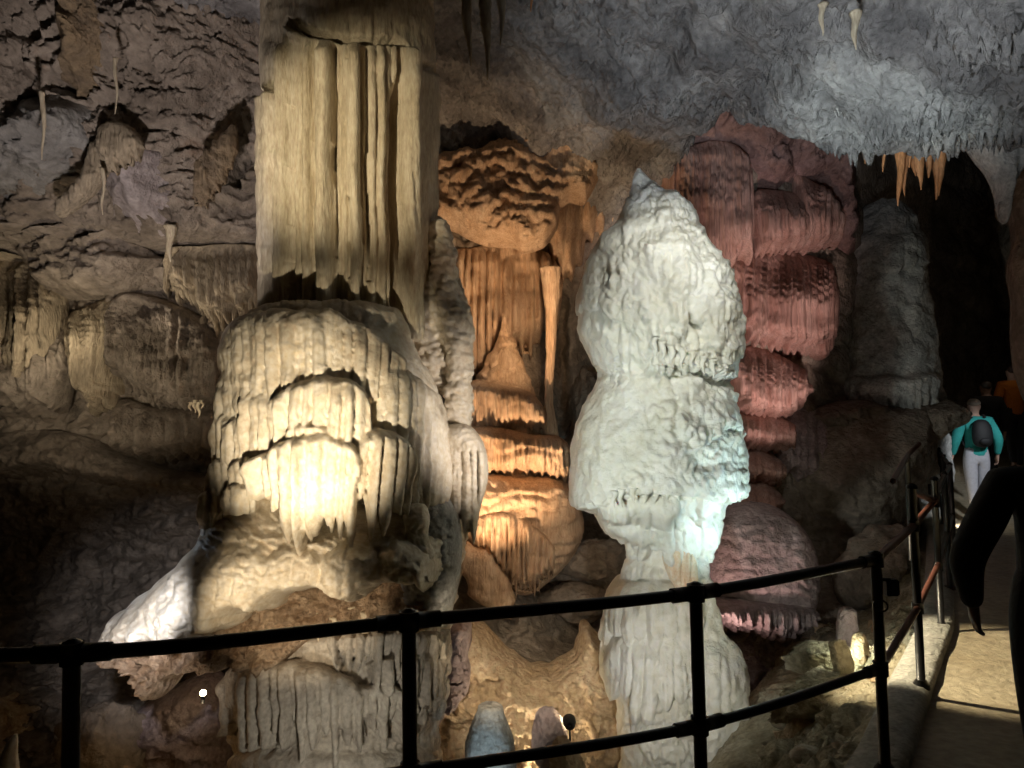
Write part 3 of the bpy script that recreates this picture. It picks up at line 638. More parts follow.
simple_drape('flowstone_curtain', fringe([(-30, 440), (60, 430), (150, 462), (230, 478)], [(-30, 486), (60, 470), (150, 492), (230, 494)], 30, 7, 5), 9.3, .45, 18, M['wall'], 'long dark ledge with a short drip fringe across the lower left wall', 'rock ledge', w=9, seed=455, famp=.06, tier=(20, .16), proud=.16)
# dark recesses' rock tongue, wing shaped drapery and strips on the upper left
simple_drape('wing_drapery', [(92, 146), (108, 134), (118, 128), (126, 136), (120, 152), (112, 166), (103, 182), (92, 196), (78, 208), (60, 218), (58, 208), (64, 196), (80, 182), (88, 166)], 7.4, .10, 9, M['walltan'], 'thin wing-shaped stone drapery tapering down left high on the left wall', 'drapery', w=6, seed=460, famp=.07, back=.1, follow=False)
simple_drape('draped_tips', fringe([(100, 132), (116, 122), (136, 130), (145, 148)], [(100, 158), (116, 176), (144, 152)], 6, 8, 9), 7.32, .10, 8, M['walltan'], 'short comb of tan drip tips above the wing-shaped drapery', 'stalactites', w=5, seed=465, famp=.08, back=.1, follow=False)
simple_drape('hanging_strips', fringe([(196, 168), (212, 150), (226, 132), (236, 124), (238, 150)], [(192, 206), (212, 204), (236, 160)], 7, 9, 9), 7.6, .12, 10, M['wallochre'], 'brown drapery strips hanging in the shadow left of the column shaft', 'drapery', w=6, seed=470, famp=.10, back=.1, follow=False)
for k, (x, y0, y1, w, lb) in enumerate([(116, 58, 114, 4, 'needle-thin pale stalactite hanging over the wing-shaped drapery'), (43, 92, 160, 5, 'thin grey stalactite inside the dark upper left hollow'), (103, 168, 215, 4, 'thin pale stalactite right below the wing-shaped drapery tip'), (170, 226, 262, 10, 'small pale stalactite at the lower edge of the pinkish overhang')]):
    tag(stalactite('thin_stalactite', x, y0, y1, w, 6.75 if k < 2 else (7.2 if k == 2 else 8.1), M['column'], seed=60 + k), lb, 'stalactite')
# grooved hollow with a lit tip group at (195,407)
for k, (x, y0, y1, w) in enumerate([(190, 402, 411, 4), (194.5, 400, 413, 3.5), (198.5, 402, 418, 4.5), (202, 400, 409, 3)]):
    tag(stalactite('lit_stalactite', x, y0, y1, w, 8.32, M['cream'], seed=70 + k), 'tiny brightly lit stalactite in the small hollow of the left wall', 'stalactite', 'tiny lit stalactites in the wall hollow')

# rock masses on the upper left
def mass(name, poly, Y, thick, R, mat, label, cat='rock', seed=0, amp=.12, sc=26, step=1.9, back=.4, fine=.05, tier=None, grow=True, proud=-.02, dome=False):
    def rl(u, v):
        a = u + 10 * noise(u / 30, v / 30, 0, seed + 1); b = v + 10 * noise(u / 30, v / 30, 4, seed + 2)
        h = amp * ridg(a / sc, b / sc, 0, 4, seed + 3) + fine * ridg(a / 8, b / 7, 0, 3, seed + 4)
        if tier: h = h + tiers(u, v, tier[0], tier[1], seed + 7)
        return h
    if grow:
        o = panel(name, poly, lambda u, v: wall_soft(u, v) - proud, thick - proud, R * 1.25, mat, None, relief=rl, step=step, back=back, rough=.03, seed=seed, nf=8, hill=True, wob=14)
    else:
        o = panel(name, poly, Y, thick, R, mat, None, relief=rl, step=step, back=back, rough=.03, seed=seed, nf=8, wob=8, hill=dome)
    return tag(o, label, cat)
mass('rock_buttress', [(-40, 120), (10, 108), (40, 100), (66, 92), (96, 106), (112, 128), (100, 150), (86, 178), (70, 196), (40, 206), (0, 208), (-40, 210)], 7.3, .3, 40, M['wallgrey'], 'grey rounded rock buttress below the dark hollow at the upper left edge', seed=500, amp=.10, fine=.03)
mass('rock_buttress', [(-40, -60), (50, -60), (60, 0), (48, 20), (50, 50), (46, 84), (30, 100), (0, 110), (-40, 116)], 7.0, .22, 24, M['wall'], 'dark lumpy rock in the top left corner', seed=505, amp=.16)
mass('rock_hump', [(60, -40), (112, -50), (118, 10), (116, 50), (112, 90), (96, 104), (76, 96), (66, 60), (62, 20)], 6.8, .32, 26, M['wallochre'], 'yellow-brown hump of rock hanging at the top beside the dark corner', seed=510, amp=.10, fine=.03)
mass('pale_wall_bulge', [(112, 150), (140, 142), (166, 152), (180, 186), (184, 222), (164, 238), (130, 230), (108, 214), (104, 180)], 7.9, .45, 34, M['wallpale'], 'smooth pinkish bulge of wall beside the wing-shaped drapery', seed=515, amp=.04, fine=.012, sc=40)
mass('dark_overhang', [(-40, 222), (30, 228), (90, 232), (130, 238), (166, 262), (150, 290), (104, 300), (60, 300), (20, 262), (-40, 258)], 8.75, .5, 20, M['wall'], 'dark layered rock overhang between the pinkish wall and the tan drapes', seed=520, amp=.08, tier=(15, .12))
# ================================================================== MIDDLE ALCOVE
mass('layered_rock_roof', [(436, 168), (480, 150), (530, 138), (575, 124), (598, 124), (606, 150), (596, 190), (560, 214), (548, 248), (520, 252), (486, 244), (440, 224)], 9.3, .42, 24, M['ochre'], 'dark layered rock with slanting lit edges under the roof beside the fluted column', seed=600, amp=.05, tier=(15, .16), fine=.05, grow=False)
simple_drape('flowstone_curtain', fringe([(544, 206), (566, 176), (592, 152), (612, 130), (632, 140), (628, 180)], [(548, 262), (570, 284), (590, 240), (628, 210)], 8, 11, 12), 9.15, .30, 14, M['ochre'], 'orange-brown folds pouring down left of the white stalagmite tip', 'flowstone', w=9, seed=605, famp=.18)
simple_drape('flowstone_curtain', fringe([(455, 262), (470, 248), (510, 244), (545, 252), (562, 275)], [(458, 380), (480, 384), (500, 350), (530, 352), (548, 330), (562, 320)], 12, 12, 14), 9.15, .26, 12, M['ochre'], 'orange-tan curtain of tall pleats hanging over the middle alcove', 'flowstone', w=8, seed=610, famp=.34)
def thin_col():
    def rl(u, v): return .04 * (flutes(u, v, 5, 621) - .4)
    o = loft('slender_column', [(268, 540, 562), (300, 544, 558), (340, 546, 556), (390, 545, 553), (410, 544, 554), (430, 543, 558), (450, 541, 562), (474, 538, 566)], 8.95, M['ochre'], None, relief=rl, step=1.4, rough=.03, seed=62)
    tag(o, 'slender orange stone column joining the pleated curtain to the tiers below', 'column formation')
    def r2(u, v): return tiers(u, v, 14, .07, 622, fw=6) + .03 * lobes(u / 7, v / 7, 0, 2, 3)
    o = loft('tiered_stalagmite', [(316, 503, 506), (330, 500, 510), (345, 496, 514), (360, 488, 520), (376, 480, 526), (392, 474, 532), (410, 470, 540), (440, 468, 546), (480, 466, 552)], 9.2, M['ochre'], None, relief=r2, step=1.4, rough=.04, seed=63)
    tag(o, 'cone-topped orange stalagmite standing under the pleated curtain', 'stalagmite')
thin_col()
simple_drape('flowstone_tier', fringe([(446, 388), (470, 380), (500, 384), (530, 392), (545, 410)], [(448, 428), (480, 438), (520, 432), (548, 430)], 16, 13, 6), 8.95, .38, 14, M['ochre'], 'uppermost orange drip tier at the foot of the cone-topped stalagmite', 'flowstone', w=5, seed=630, famp=.18, follow=False)
simple_drape('flowstone_tier', fringe([(448, 430), (490, 424), (530, 434), (558, 436), (570, 450)], [(452, 462), (490, 476), (530, 474), (568, 482)], 16, 14, 6), 8.8, .40, 14, M['ochre'], 'second orange drip tier beneath the uppermost one, narrow fringe', 'flowstone', w=5, seed=635, famp=.18, tier=(14, .06), follow=False)
simple_drape('flowstone_slope', [(446, 468), (480, 470), (520, 476), (560, 478), (578, 500), (584, 530), (570, 560), (540, 588), (520, 594), (500, 580), (480, 560), (456, 540)], 8.7, .42, 30, M['ochre'], 'rounded tan rock slope between the drip tiers and the slanted slab', 'flowstone', w=14, seed=640, famp=.03, tier=(15, .09), lob=.05, follow=False)
simple_drape('drip_fan', fringe([(474, 520), (494, 512), (516, 514), (540, 530), (556, 548)], [(478, 540), (496, 566), (516, 590), (536, 588), (556, 574)], 17, 15, 13), 8.27, .10, 6, M['ochre'], 'fan of short orange drip tips on the rounded tan slope', 'flowstone', w=5, seed=645, famp=.24, step=1.3, follow=False)
mass('slanted_slab', [(456, 548), (476, 545), (500, 562), (513, 590), (514, 614), (496, 612), (478, 600), (462, 580)], 8.2, .16, 12, M['ochre'], 'flat slanted tan rock slab leaning below the drip fan', seed=650, amp=.015, fine=.012, sc=30, grow=False)
tag(boulder('boulder', P1(596, 566, 9.0), (.62, .5, .45), M['wall'], 24, sub=6, rough=.14, cut=9), 'large blocky brown boulder in the gap left of the white stalagmite', 'boulder')
tag(boulder('boulder', P1(578, 598, 8.9), (.5, .4, .25), M['wall'], 29, sub=5, rough=.12), 'low dark boulder below the blocky brown one in the gap', 'boulder')
tag(boulder('boulder', P1(590, 440, 10.6), (.5, .5, .9), M['wall'], 33, sub=5, rough=.2), 'dark rock deep in the gap left of the white stalagmite middle', 'boulder')
mass('clay_rock_bank', [(424, 660), (436, 632), (456, 622), (474, 620), (492, 630), (506, 646), (524, 660), (544, 664), (566, 656), (576, 642), (584, 624), (594, 628), (606, 640), (640, 650), (650, 700), (650, 900), (400, 900), (410, 740)], lambda u, v: 7.75 - .5 * ss(640, 860, v) , .35, 26, M['clay'], 'orange lit clay-coated rock bank behind the lower railing', seed=660, amp=.12, sc=44, fine=.035, step=1.7, grow=False)
mass('broken_crust', [(424, 640), (440, 622), (466, 616), (474, 650), (470, 680), (460, 700), (440, 720), (426, 740), (418, 700)], 7.35, .14, 12, M['mauve'], 'purplish broken rock crust at the left end of the orange clay bank', seed=665, amp=.14, sc=14, fine=.06, grow=False)
def small_grey():
    def rl(u, v): return .02 * lobes(u / 8, v / 7, 0, 3, 670) + tiers(u, v, 16, .02, 671)
    o = loft('grey_stalagmite', [(705, 482, 498), (706, 479, 501), (709, 478.5, 502.5), (716, 476, 504), (728, 472, 508), (742, 468, 512), (758, 466, 514), (790, 462, 518), (900, 455, 530)], 6.0, M['grey'], None, relief=rl, step=1.3, rough=.02, seed=67)
    tag(o, 'short blue-grey stalagmite with a flat broken top behind the lower rail', 'stalagmite')
    o = boulder('stone_block', P1(548, 738, 6.3), (.17, .14, .24), M['mauve'], 43, sub=5, rough=.08, cut=8)
    tag(o, 'upright broken brown stone block right of the short blue-grey stalagmite', 'rock')
    o = boulder('stone_block', P1(566, 770, 6.1), (.16, .12, .30), M['clay'], 47, sub=5, rough=.08, cut=8)
    tag(o, 'narrow tan stone block standing in front of the clay bank by the lamp', 'rock')
small_grey()

# ================================================================== RIGHT: RED FLOWSTONE WALL
RW = M['pinkred']
mass('red_rock_crown', [(636, 120), (680, 92), (740, 88), (800, 94), (840, 116), (852, 150), (854, 200), (850, 250), (838, 262), (820, 200), (790, 190), (760, 200), (735, 160), (700, 152), (660, 160)], 9.35, .25, 24, M['redbrown'], 'cracked upper shoulder of the red rock wall under the roof', seed=700, amp=.14, sc=26, tier=(26, .30), fine=.03)
simple_drape('flowstone_curtain', fringe([(660, 160), (690, 146), (720, 140), (742, 150), (752, 175)], [(664, 300), (700, 300), (735, 262), (752, 262)], 7, 21, 6), 9.0, .30, 16, RW, 'tall finely grooved red curtain directly behind the white stalagmite crown', 'flowstone', w=5, seed=710, famp=.16, proud=.22, lob=.006, rough=.012)
simple_drape('flowstone_curtain', fringe([(752, 196), (775, 190), (800, 196), (815, 215)], [(752, 256), (790, 254), (815, 250)], 9, 22, 5), 8.95, .30, 14, RW, 'small grooved red fold at the middle of the red wall', 'flowstone', w=5, seed=715, famp=.15, proud=.22, lob=.006, rough=.012)
simple_drape('flowstone_curtain', fringe([(794, 176), (812, 182), (830, 196), (838, 220)], [(790, 240), (815, 252), (838, 246)], 6, 23, 4), 9.0, .30, 14, RW, 'pinkish leaning fold at the right shoulder of the red wall', 'flowstone', w=5, seed=720, famp=.15, proud=.22, lob=.006, rough=.012)
simple_drape('flowstone_curtain', fringe([(724, 262), (745, 252), (780, 250), (812, 256), (832, 268), (834, 300)], [(728, 332), (770, 352), (800, 356), (832, 340)], 14, 24, 7), 8.75, .42, 16, RW, 'wide grooved red curtain with a rounded top, second level of the red wall', 'flowstone', w=6, seed=730, famp=.20, lob=.006, rough=.012)
simple_drape('flowstone_curtain', [(802, 285), (816, 276), (828, 286), (832, 310), (828, 350), (816, 362), (804, 350), (808, 320)], 8.5, .22, 10, RW, 'narrow folded flap on the right end of the wide red curtain', 'flowstone', w=6, seed=735, famp=.14, lob=.006, rough=.012)
simple_drape('flowstone_curtain', fringe([(724, 356), (742, 346), (770, 350), (796, 368), (804, 392)], [(728, 405), (750, 422), (780, 420), (800, 404)], 13, 25, 7), 8.5, .45, 14, RW, 'third red drip tier just right of the white stalagmite middle', 'flowstone', w=6, seed=740, famp=.22, lob=.006, rough=.012)
simple_drape('flowstone_curtain', fringe([(726, 420), (748, 408), (772, 410), (790, 426)], [(730, 446), (760, 452), (788, 452)], 10, 26, 6), 8.4, .40, 12, RW, 'fourth and smaller red drip tier under the third one', 'flowstone', w=6, seed=745, famp=.20, lob=.006, rough=.012)
simple_drape('flowstone_curtain', fringe([(728, 456), (750, 446), (766, 450), (780, 464)], [(732, 478), (756, 484), (778, 486)], 9, 27, 6), 8.3, .36, 12, RW, 'fifth pale pink drip tier low on the red wall', 'flowstone', w=6, seed=746, famp=.20, lob=.006, rough=.012)
simple_drape('flowstone_curtain', fringe([(728, 490), (746, 478), (764, 480), (778, 494)], [(732, 508), (756, 516), (776, 510)], 8, 28, 6), 8.2, .32, 12, RW, 'lowest pink drip tier, resting on the smooth mauve hump', 'flowstone', w=6, seed=747, famp=.20, lob=.006, rough=.012)
simple_drape('flowstone_drape', fringe([(770, 416), (800, 406), (840, 414), (868, 420)], [(778, 470), (800, 488), (830, 500), (868, 470)], 9, 29, 7), 9.3, .3, 18, M['mauve'], 'dim brownish drape right of the small red tiers', 'flowstone', w=9, seed=750, famp=.10, tier=(26, .06))
simple_drape('flowstone_hump', [(706, 520), (728, 504), (760, 502), (784, 512), (806, 536), (814, 570), (812, 600), (800, 614), (770, 610), (730, 600), (700, 580)], 8.0, .5, 34, M['mauve'], 'smooth mauve flowstone hump with faint ripples right of the white stalagmite', 'flowstone', w=14, seed=760, famp=.02, tier=(12, .05), follow=False)
simple_drape('drip_fringe', fringe([(700, 600), (735, 596), (775, 598), (806, 602), (812, 614)], [(712, 620), (740, 626), (770, 634), (790, 634), (808, 620)], 18, 30, 9), 7.75, .36, 10, M['mauve'], 'overhanging pinkish lip with a comb of drip tips below the smooth hump', 'flowstone', w=5, seed=765, famp=.22, step=1.3, follow=False)
mass('rock_slope', [(726, 640), (760, 636), (790, 646), (800, 680), (790, 720), (760, 740), (728, 740), (710, 700)], 7.8, .25, 20, M['mauve'], 'smooth mauve rock slope under the drip comb', seed=770, amp=.05, fine=.02)
def far_stal():
    def rl(u, v):
        h = .05 * lobes(u / 22, v / 30, 0, 3, 780) + .03 * fbm(u / 10, v / 12, 0, 3, 781)
        h = curtain(h, u, v, [(840, 378), (935, 374)], [(840, 396), (935, 400)], .14, 6, 12, 782)
        h = curtain(h, u, v, [(850, 236), (935, 230)], [(850, 270), (935, 262)], .10, 12, 10, 783, bulge=.6)
        return h
    o = loft('far_stalagmite', [(203, 876, 888), (206, 868, 900), (214, 862, 908), (230, 856, 914), (256, 852, 920), (290, 850, 924), (320, 848, 928), (350, 844, 930), (380, 840, 934), (410, 836, 938), (440, 836, 940), (480, 832, 944)], 10.5, M['grey'], None, relief=rl, step=1.6, rough=.05, seed=78)
    tag(o, 'broad grey stalagmite standing in the dim passage right of the red wall', 'stalagmite')
far_stal()
mass('passage_rock_wall', [(770, 470), (800, 440), (850, 418), (900, 412), (930, 424), (936, 450), (926, 480), (910, 510), (890, 540), (860, 556), (830, 552), (812, 540), (790, 520)], 9.5, .55, 60, M['wall'], 'broad dim brown rock face beyond the handrail below the grey stalagmite', seed=790, amp=.06, fine=.02, sc=44, grow=False, dome=True)
mass('rock_ledge', [(800, 410), (850, 400), (900, 404), (946, 400), (960, 420), (930, 440), (880, 446), (820, 440)], 9.9, .4, 12, M['wall'], 'dark horizontal rock ledge at the base of the grey stalagmite', seed=792, amp=.05, grow=False, dome=True)
mass('rock_hollow_side', [(838, 560), (860, 532), (890, 520), (908, 540), (900, 580), (880, 610), (850, 612), (836, 590)], 8.3, .4, 26, M['wall'], 'reddish brown rounded rock right of the dark gap below the rock face', seed=794, amp=.05, fine=.02, grow=False, dome=True)

# rubble bank between the walkway kerb and the wall
def ground(x, y):
    s = float(curb_x(y)) - x + .1
    return float(np.interp(s, [-9, 0, .25, 1.15, 1.75, 2.3, 4], [-.25, -.12, -.16, -.74, -.86, -1.6, -2.35])) + float(path_z(y)) * .6 * (1 - float(ss(0, 1.5, s)))
words = ['pale', 'brown', 'grey']
r = random.Random(5); k = 0
while k < 170:
    y = r.uniform(3.6, 8.2); s = r.uniform(.30, 1.3); x = float(curb_x(y)) - s
    q = r.choice([.035, .05, .06, .08, .11, .15]) * (1 if y > 4.2 else .7)
    m = r.choice(['rubble', 'rubble', 'sand', 'clay'])
    o = boulder('rubble_stone', (x, y, ground(x, y) + .06 + q * .3), (q * r.uniform(.8, 1.3), q * r.uniform(.7, 1.2), q * r.uniform(.5, .8)), M[m], 100 + k, sub=3, rough=.3, cut=7, rot=r.uniform(0, 3))
    tag(o, 'angular stone in the loose rubble bank between the kerb and the cave wall', 'stone', 'loose rubble beside the walkway'); k += 1
tag(boulder('lit_boulder', P1(826, 664, 5.9), (.30, .3, .16), M['rubble'], 311, sub=5, rough=.18, cut=6), 'flat greenish lit boulder left of the two upright glowing stones', 'boulder')
tag(boulder('upright_stone', P1(840, 654, 5.5), (.10, .07, .20), M['rubble'], 313, sub=4, rough=.15, cut=7), 'upright pale stone glowing green-white in the rubble behind the handrail', 'stone')
tag(boulder('upright_stone', P1(860, 654, 5.75), (.08, .07, .16), M['clay'], 317, sub=4, rough=.15, cut=7), 'upright brown stone right of the glowing pale one, close to the corner post', 'stone')
tag(boulder('large_rubble_boulder', P1(820, 700, 5.3), (.36, .3, .22), M['rubble'], 319, sub=5, rough=.3, cut=6), 'rough yellowish boulder at the left edge of the rubble bank under the lower rail', 'boulder')
tag(boulder('large_rubble_boulder', P1(856, 718, 4.9), (.22, .2, .16), M['rubble'], 323, sub=5, rough=.3, cut=6), 'rough pale boulder touching the corner post low in the rubble', 'boulder')
tag(boulder('rusty_stone', P1(852, 744, 4.6), (.13, .1, .05), M['orange'], 331, sub=4, rough=.2, cut=6), 'flat rust-red stone lying left of the foot of the corner post', 'stone')
def purple_st():
    def rl(u, v): return .02 * lobes(u / 7, v / 7, 0, 2, 800)
    o = loft('small_stalagmite', [(608, 842, 852), (612, 839, 856), (624, 838, 857), (640, 838, 857), (660, 836, 858)], 6.4, M['mauve'], None, relief=rl, step=1.3, rough=.02, seed=80)
    tag(o, 'small blunt purplish stalagmite behind the glowing stones', 'stalagmite')
purple_st()

# dim rocks low on the left
mass('floor_rock', [(150, 700), (200, 676), (232, 690), (236, 740), (250, 800), (230, 860), (140, 860), (120, 780), (130, 730)], 8.0, .4, 40, M['mauve'], 'pale flat-topped rock in the dark below the shelf lamp', seed=810, amp=.06, fine=.03, grow=False)
mass('floor_rock', [(-40, 640), (40, 650), (70, 690), (76, 760), (70, 860), (-60, 860)], 8.6, .4, 40, M['clay'], 'dim brown rock in the lower left corner behind the glowing stalagmite', seed=815, amp=.08, fine=.03)
tag(boulder('dark_boulder', P1(108, 745, 7.6), (.5, .4, .45), M['wall'], 341, sub=5, rough=.15), 'dark blocky boulder right of the leftmost railing post', 'boulder')
def glow_st():
    def rl(u, v): return .015 * lobes(u / 7, v / 7, 0, 2, 820)
    o = loft('corner_stalagmite', [(734, 14, 17), (742, 8, 17), (752, 3, 16), (768, -2, 17), (830, -14, 24)], 5.2, M['cream'], None, relief=rl, step=1.1, rough=.015, seed=82)
    tag(o, 'small stalagmite glowing warm at its edge in the bottom left corner', 'stalagmite')
glow_st()

# ================================================================== STALACTITES ON THE ROOF
for k, (x, y0, y1, w, bd, lb) in enumerate([(467, -40, 66, 16, 3, 'leftmost of the three long brown stalactites at the top edge right of the shaft'), (486, -45, 80, 17, 1, 'longest, knobbly middle one of the three brown stalactites right of the shaft'), (501, -40, 46, 13, 0, 'shortest right-hand one of the three long brown stalactites right of the shaft'), (532, -40, 12, 7, 0, 'short pale stalactite tip poking in at the top edge right of the brown three')]):
    tag(stalactite('hanging_stalactite', x, y0, y1, w, 5.6, M['walltan'] if k != 3 else M['orange'], seed=20 + k, bend=bd, lob=.03), lb, 'stalactite', None)
for k, (x, y0, y1, w, lb) in enumerate([(855, 12, 50, 9, 'short dark crooked stalactite hanging from the grey roof above the passage'), (822, 4, 36, 7, 'short yellowish stalactite on the grey roof left of the crooked dark one')]):
    tag(stalactite('roof_stalactite', x, y0, y1, w, 5.1, M['column'], seed=120 + k, lob=.02), lb, 'stalactite')
def orange_cluster():
    Y = 7.05
    t = thing('orange_stalactites', P1(918, 140, Y), 'cluster of translucent orange stalactites hanging from the roof over the dark passage', 'stalactites')
    for k, (x, y1, w) in enumerate([(900, 206, 10), (905, 196, 9), (914, 176, 12), (921, 190, 12), (928, 178, 12), (936, 200, 13), (941, 196, 9), (910, 168, 9)]):
        stalactite('stalactite_spike', x, 126, y1, w * 1.25, Y + .08 * (k % 3), M['orange'], t, seed=130 + k, bend=(k % 3) - 1, lob=.02, step=1.3)
    t = thing('brown_stalactites', P1(865, 130, Y), 'short brown stalactite row left of the orange cluster under the bright roof lip', 'stalactites')
    for k, (x, y1, w) in enumerate([(850, 158, 9), (857, 150, 8), (864, 164, 9), (871, 156, 8), (877, 150, 7), (884, 172, 6)]):
        stalactite('stalactite_spike', x, 116, y1, w * 1.2, Y + .1, M['orange'], t, seed=150 + k, lob=.015, step=1.4)
orange_cluster()
simple_drape('cone_stalactite', [(962, 120), (1040, 120), (1030, 160), (1016, 176), (1008, 196), (1005, 224), (1001, 214), (999, 192), (990, 172), (976, 154)], 7.1, .18, 12, M['grey'], 'large pale tapering stalactite at the right edge of the dark passage', 'stalactite', w=10, seed=825, famp=.05, back=.2, follow=False)
mass('right_rock_shoulder', [(1012, 170), (1060, 160), (1080, 300), (1070, 420), (1030, 400), (1016, 300), (1020, 240)], 7.6, .2, 18, M['wall'], 'dark rock shoulder cut by the right edge of the picture', seed=827, amp=.06, grow=False, dome=True)
# bright icicle fringe along the roof lip
r = random.Random(11)
for k in range(70):
    x = 812 + 150 * (k + r.random()) / 70; y0 = float(itp([(812, 92), (840, 108), (870, 120), (900, 132), (935, 136), (965, 134)], x)) - r.uniform(0, 22)
    tag(stalactite('icicle_stalactite', x, y0 - 8, y0 + r.uniform(7, 17), r.uniform(2.4, 4.2), 6.75 + r.uniform(-.2, .2), M['grey'], seed=900 + k, lob=0, step=2.5), 'tiny pale stalactite in the bright fringe along the roof lip', 'stalactite', 'pale fringe of tiny stalactites on the roof lip')

# ================================================================== RAILING, LAMPS
M['paint'] = plain('black_paint', (.012, .012, .013), .38, bump=.08)
M['redpaint'] = plain('worn_dark_red_paint', (.09, .035, .025), .35, bump=.05)
M['plastic'] = plain('black_plastic', (.015, .015, .015), .5)
M['bulb'] = plain('lamp_glass', (1, .9, .7), .4, emit=(1, .78, .45), es=60)
M['bulbw'] = plain('cool_lamp_glass', (1, 1, 1), .4, emit=(.85, .95, 1), es=12)
def smoothline(pts, k=8): return [tuple(p) for p in smoothpts(pts, k, closed=False)]
def railing():
    t = thing('railing', (1.56, 3.24, 0), 'black tubular railing with two rails curving across the front and along the walkway', 'railing')
    front = [(-2.35, 2.15), (-1.22, 2.07), (-.335, 2.35), (.64, 2.67), (1.56, 3.24)]
    posts = front + [(2.27, 4.25), (3.06, 5.42)]
    H = .95; R_ = .021
    for i, (x, y) in enumerate(posts):
        h = H + .02 if i < 5 else (1.17 if i == 5 else 1.12)
        z0 = -.35 if i < 4 else .05
        p = tube('post', [(x, y, z0), (x, y, h)], R_ + .002, M['paint'], t, seg=16)
        tube('post_cap', [(x, y, h - .01), (x, y, h), (x, y, h + .012), (x, y, h + .02)], [.03, .031, .024, .008], M['paint'], p, seg=16)
        for z in (H, .49):
            tube('clamp', [(x, y, z - .03), (x, y, z + .03)], R_ + .010, M['paint'], p, seg=16)
        tube('base_flange', [(x, y, z0 - .005), (x, y, z0 + .02), (x, y, z0 + .045)], [.045, .045, .026], M['paint'], p, seg=16)
    for zz, rr in ((H, .0205), (.49, .0185)):
        pts = smoothline([(x, y, zz) for x, y in front], 8)
        tube('handrail' if zz == H else 'lower_rail', pts, rr, M['paint'], t, seg=14)
        for i in range(len(front) - 1):
            for e, s_ in ((i, .06), (i + 1, -.06)):
                j = e * 8; a = Vector(pts[j]); b = Vector(pts[min(max(j + (1 if s_ > 0 else -1), 0), len(pts) - 1)])
                d = (b - a).normalized()
                tube('rail_joint', [a + d * .03, a + d * .10], rr + .006, M['paint'], t, seg=12)
    side = [(1.56, 3.24, 0), (2.27, 4.25, 0), (3.06, 5.42, .02)]
    for zz, rr in ((H, .02), (.49, .018)):
        tube('handrail' if zz == H else 'lower_rail', [(a, b, c + zz) for a, b, c in side], rr, M['redpaint'], t, seg=14)
    # the short bar sloping from the taller post down to the next one
    tube('sloping_bar', [(2.27, 4.25, 1.15), (3.06, 5.42, .95)], .018, M['redpaint'], t, seg=12)
    # small box on the corner post
    b = box('switch_box', (1.625, 3.25, .83), (.055, .05, .07), M['plastic'], t, bev=.006)
    box('bracket', (1.595, 3.24, .865), (.05, .02, .012), M['plastic'], b)
    tube('cable_loop', [(1.56 + .03 * math.cos(a), 3.215 + .01 * math.sin(a), .76 + .022 * math.sin(a)) for a in np.linspace(0, 6.2, 14)], .004, M['plastic'], b, seg=6)
    # railing farther along the walkway
    t2 = thing('railing', (3.75, 6.5, .1), 'distant stretch of black railing along the walkway beside the kerb lamps', 'railing')
    far = [(3.06, 5.42), (3.76, 6.5), (4.40, 7.5), (4.98, 8.6), (5.62, 9.8), (6.25, 11.2)]
    for i, (x, y) in enumerate(far[1:]):
        z = float(path_z(y)) + .04
        p = tube('post', [(x, y, z), (x, y, z + 1.0)], .024, M['paint'], t2, seg=12)
        tube('post_cap', [(x, y, z + .99), (x, y, z + 1.02)], [.03, .012], M['paint'], p, seg=12)
        tube('base_flange', [(x, y, z), (x, y, z + .03)], .045, M['paint'], p, seg=12)
    for zz in (1.0, .5):
        tube('handrail' if zz == 1 else 'lower_rail', [(x, y, float(path_z(y)) + .02 + zz - .05 * (i == 0)) for i, (x, y) in enumerate(far)], .02, M['paint'], t2, seg=12)
    # a second, higher run behind the first
    t3 = thing('railing', (2.9, 5.3, -.2), 'small separate rail frame standing behind the corner stretch of the railing', 'railing')
    a, b, c = P1(907, 456, 5.3), P1(912, 560, 5.3), P1(893, 481, 4.27)
    tube('post', [a, b], .02, M['paint'], t3, seg=12)
    tube('handrail', [c, a, P1(919, 444, 5.9)], .017, M['redpaint'], t3, seg=12)
railing()

def spot_fixture(name, loc, aim, label, mat=None, r=.05, stem=None):
    """small round floodlight on a stem"""
    t = thing(name, loc, label, 'lamp')
    L0 = Vector(loc); d = (Vector(aim) - L0).normalized(); c = L0 + Vector((0, 0, stem or .12))
    h = tube('lamp_head', [c - d * .07, c - d * .06, c, c + d * .03], [.02, r * .8, r, r], M['plastic'], t, seg=18)
    tube('lamp_lens', [c + d * .031, c + d * .036], [r * .86, r * .8], mat or M['bulb'], t, seg=18)
    tube('stem', [L0, c - d * .04], .008, M['plastic'], t, seg=8)
    tube('foot', [L0, L0 + Vector((0, 0, .015))], .04, M['plastic'], t, seg=12)
    return c + d * .06, d
def spot(loc, aim, power, color, angle=60, blend=.5, r=.04):
    l = bpy.data.lights.new('spot', 'SPOT'); l.energy = power; l.color = color; l.spot_size = math.radians(angle); l.spot_blend = blend; l.shadow_soft_size = r
    o = bpy.data.objects.new('spot', l); COL.objects.link(o); o.location = loc
    o.rotation_euler = (Vector(aim) - Vector(loc)).to_track_quat('-Z', 'Y').to_euler(); return o
def point(loc, power, color, r=.1):
    l = bpy.data.lights.new('point', 'POINT'); l.energy = power; l.color = color; l.shadow_soft_size = r
    o = bpy.data.objects.new('point', l); COL.objects.link(o); o.location = loc; return o

WARM = (1, .70, .40); AMB = (1, .60, .28); COOL = (.80, .95, 1.0); GREY = (.88, .92, 1.0); PINK = (1, .62, .55); NEUT = (1, .88, .74)
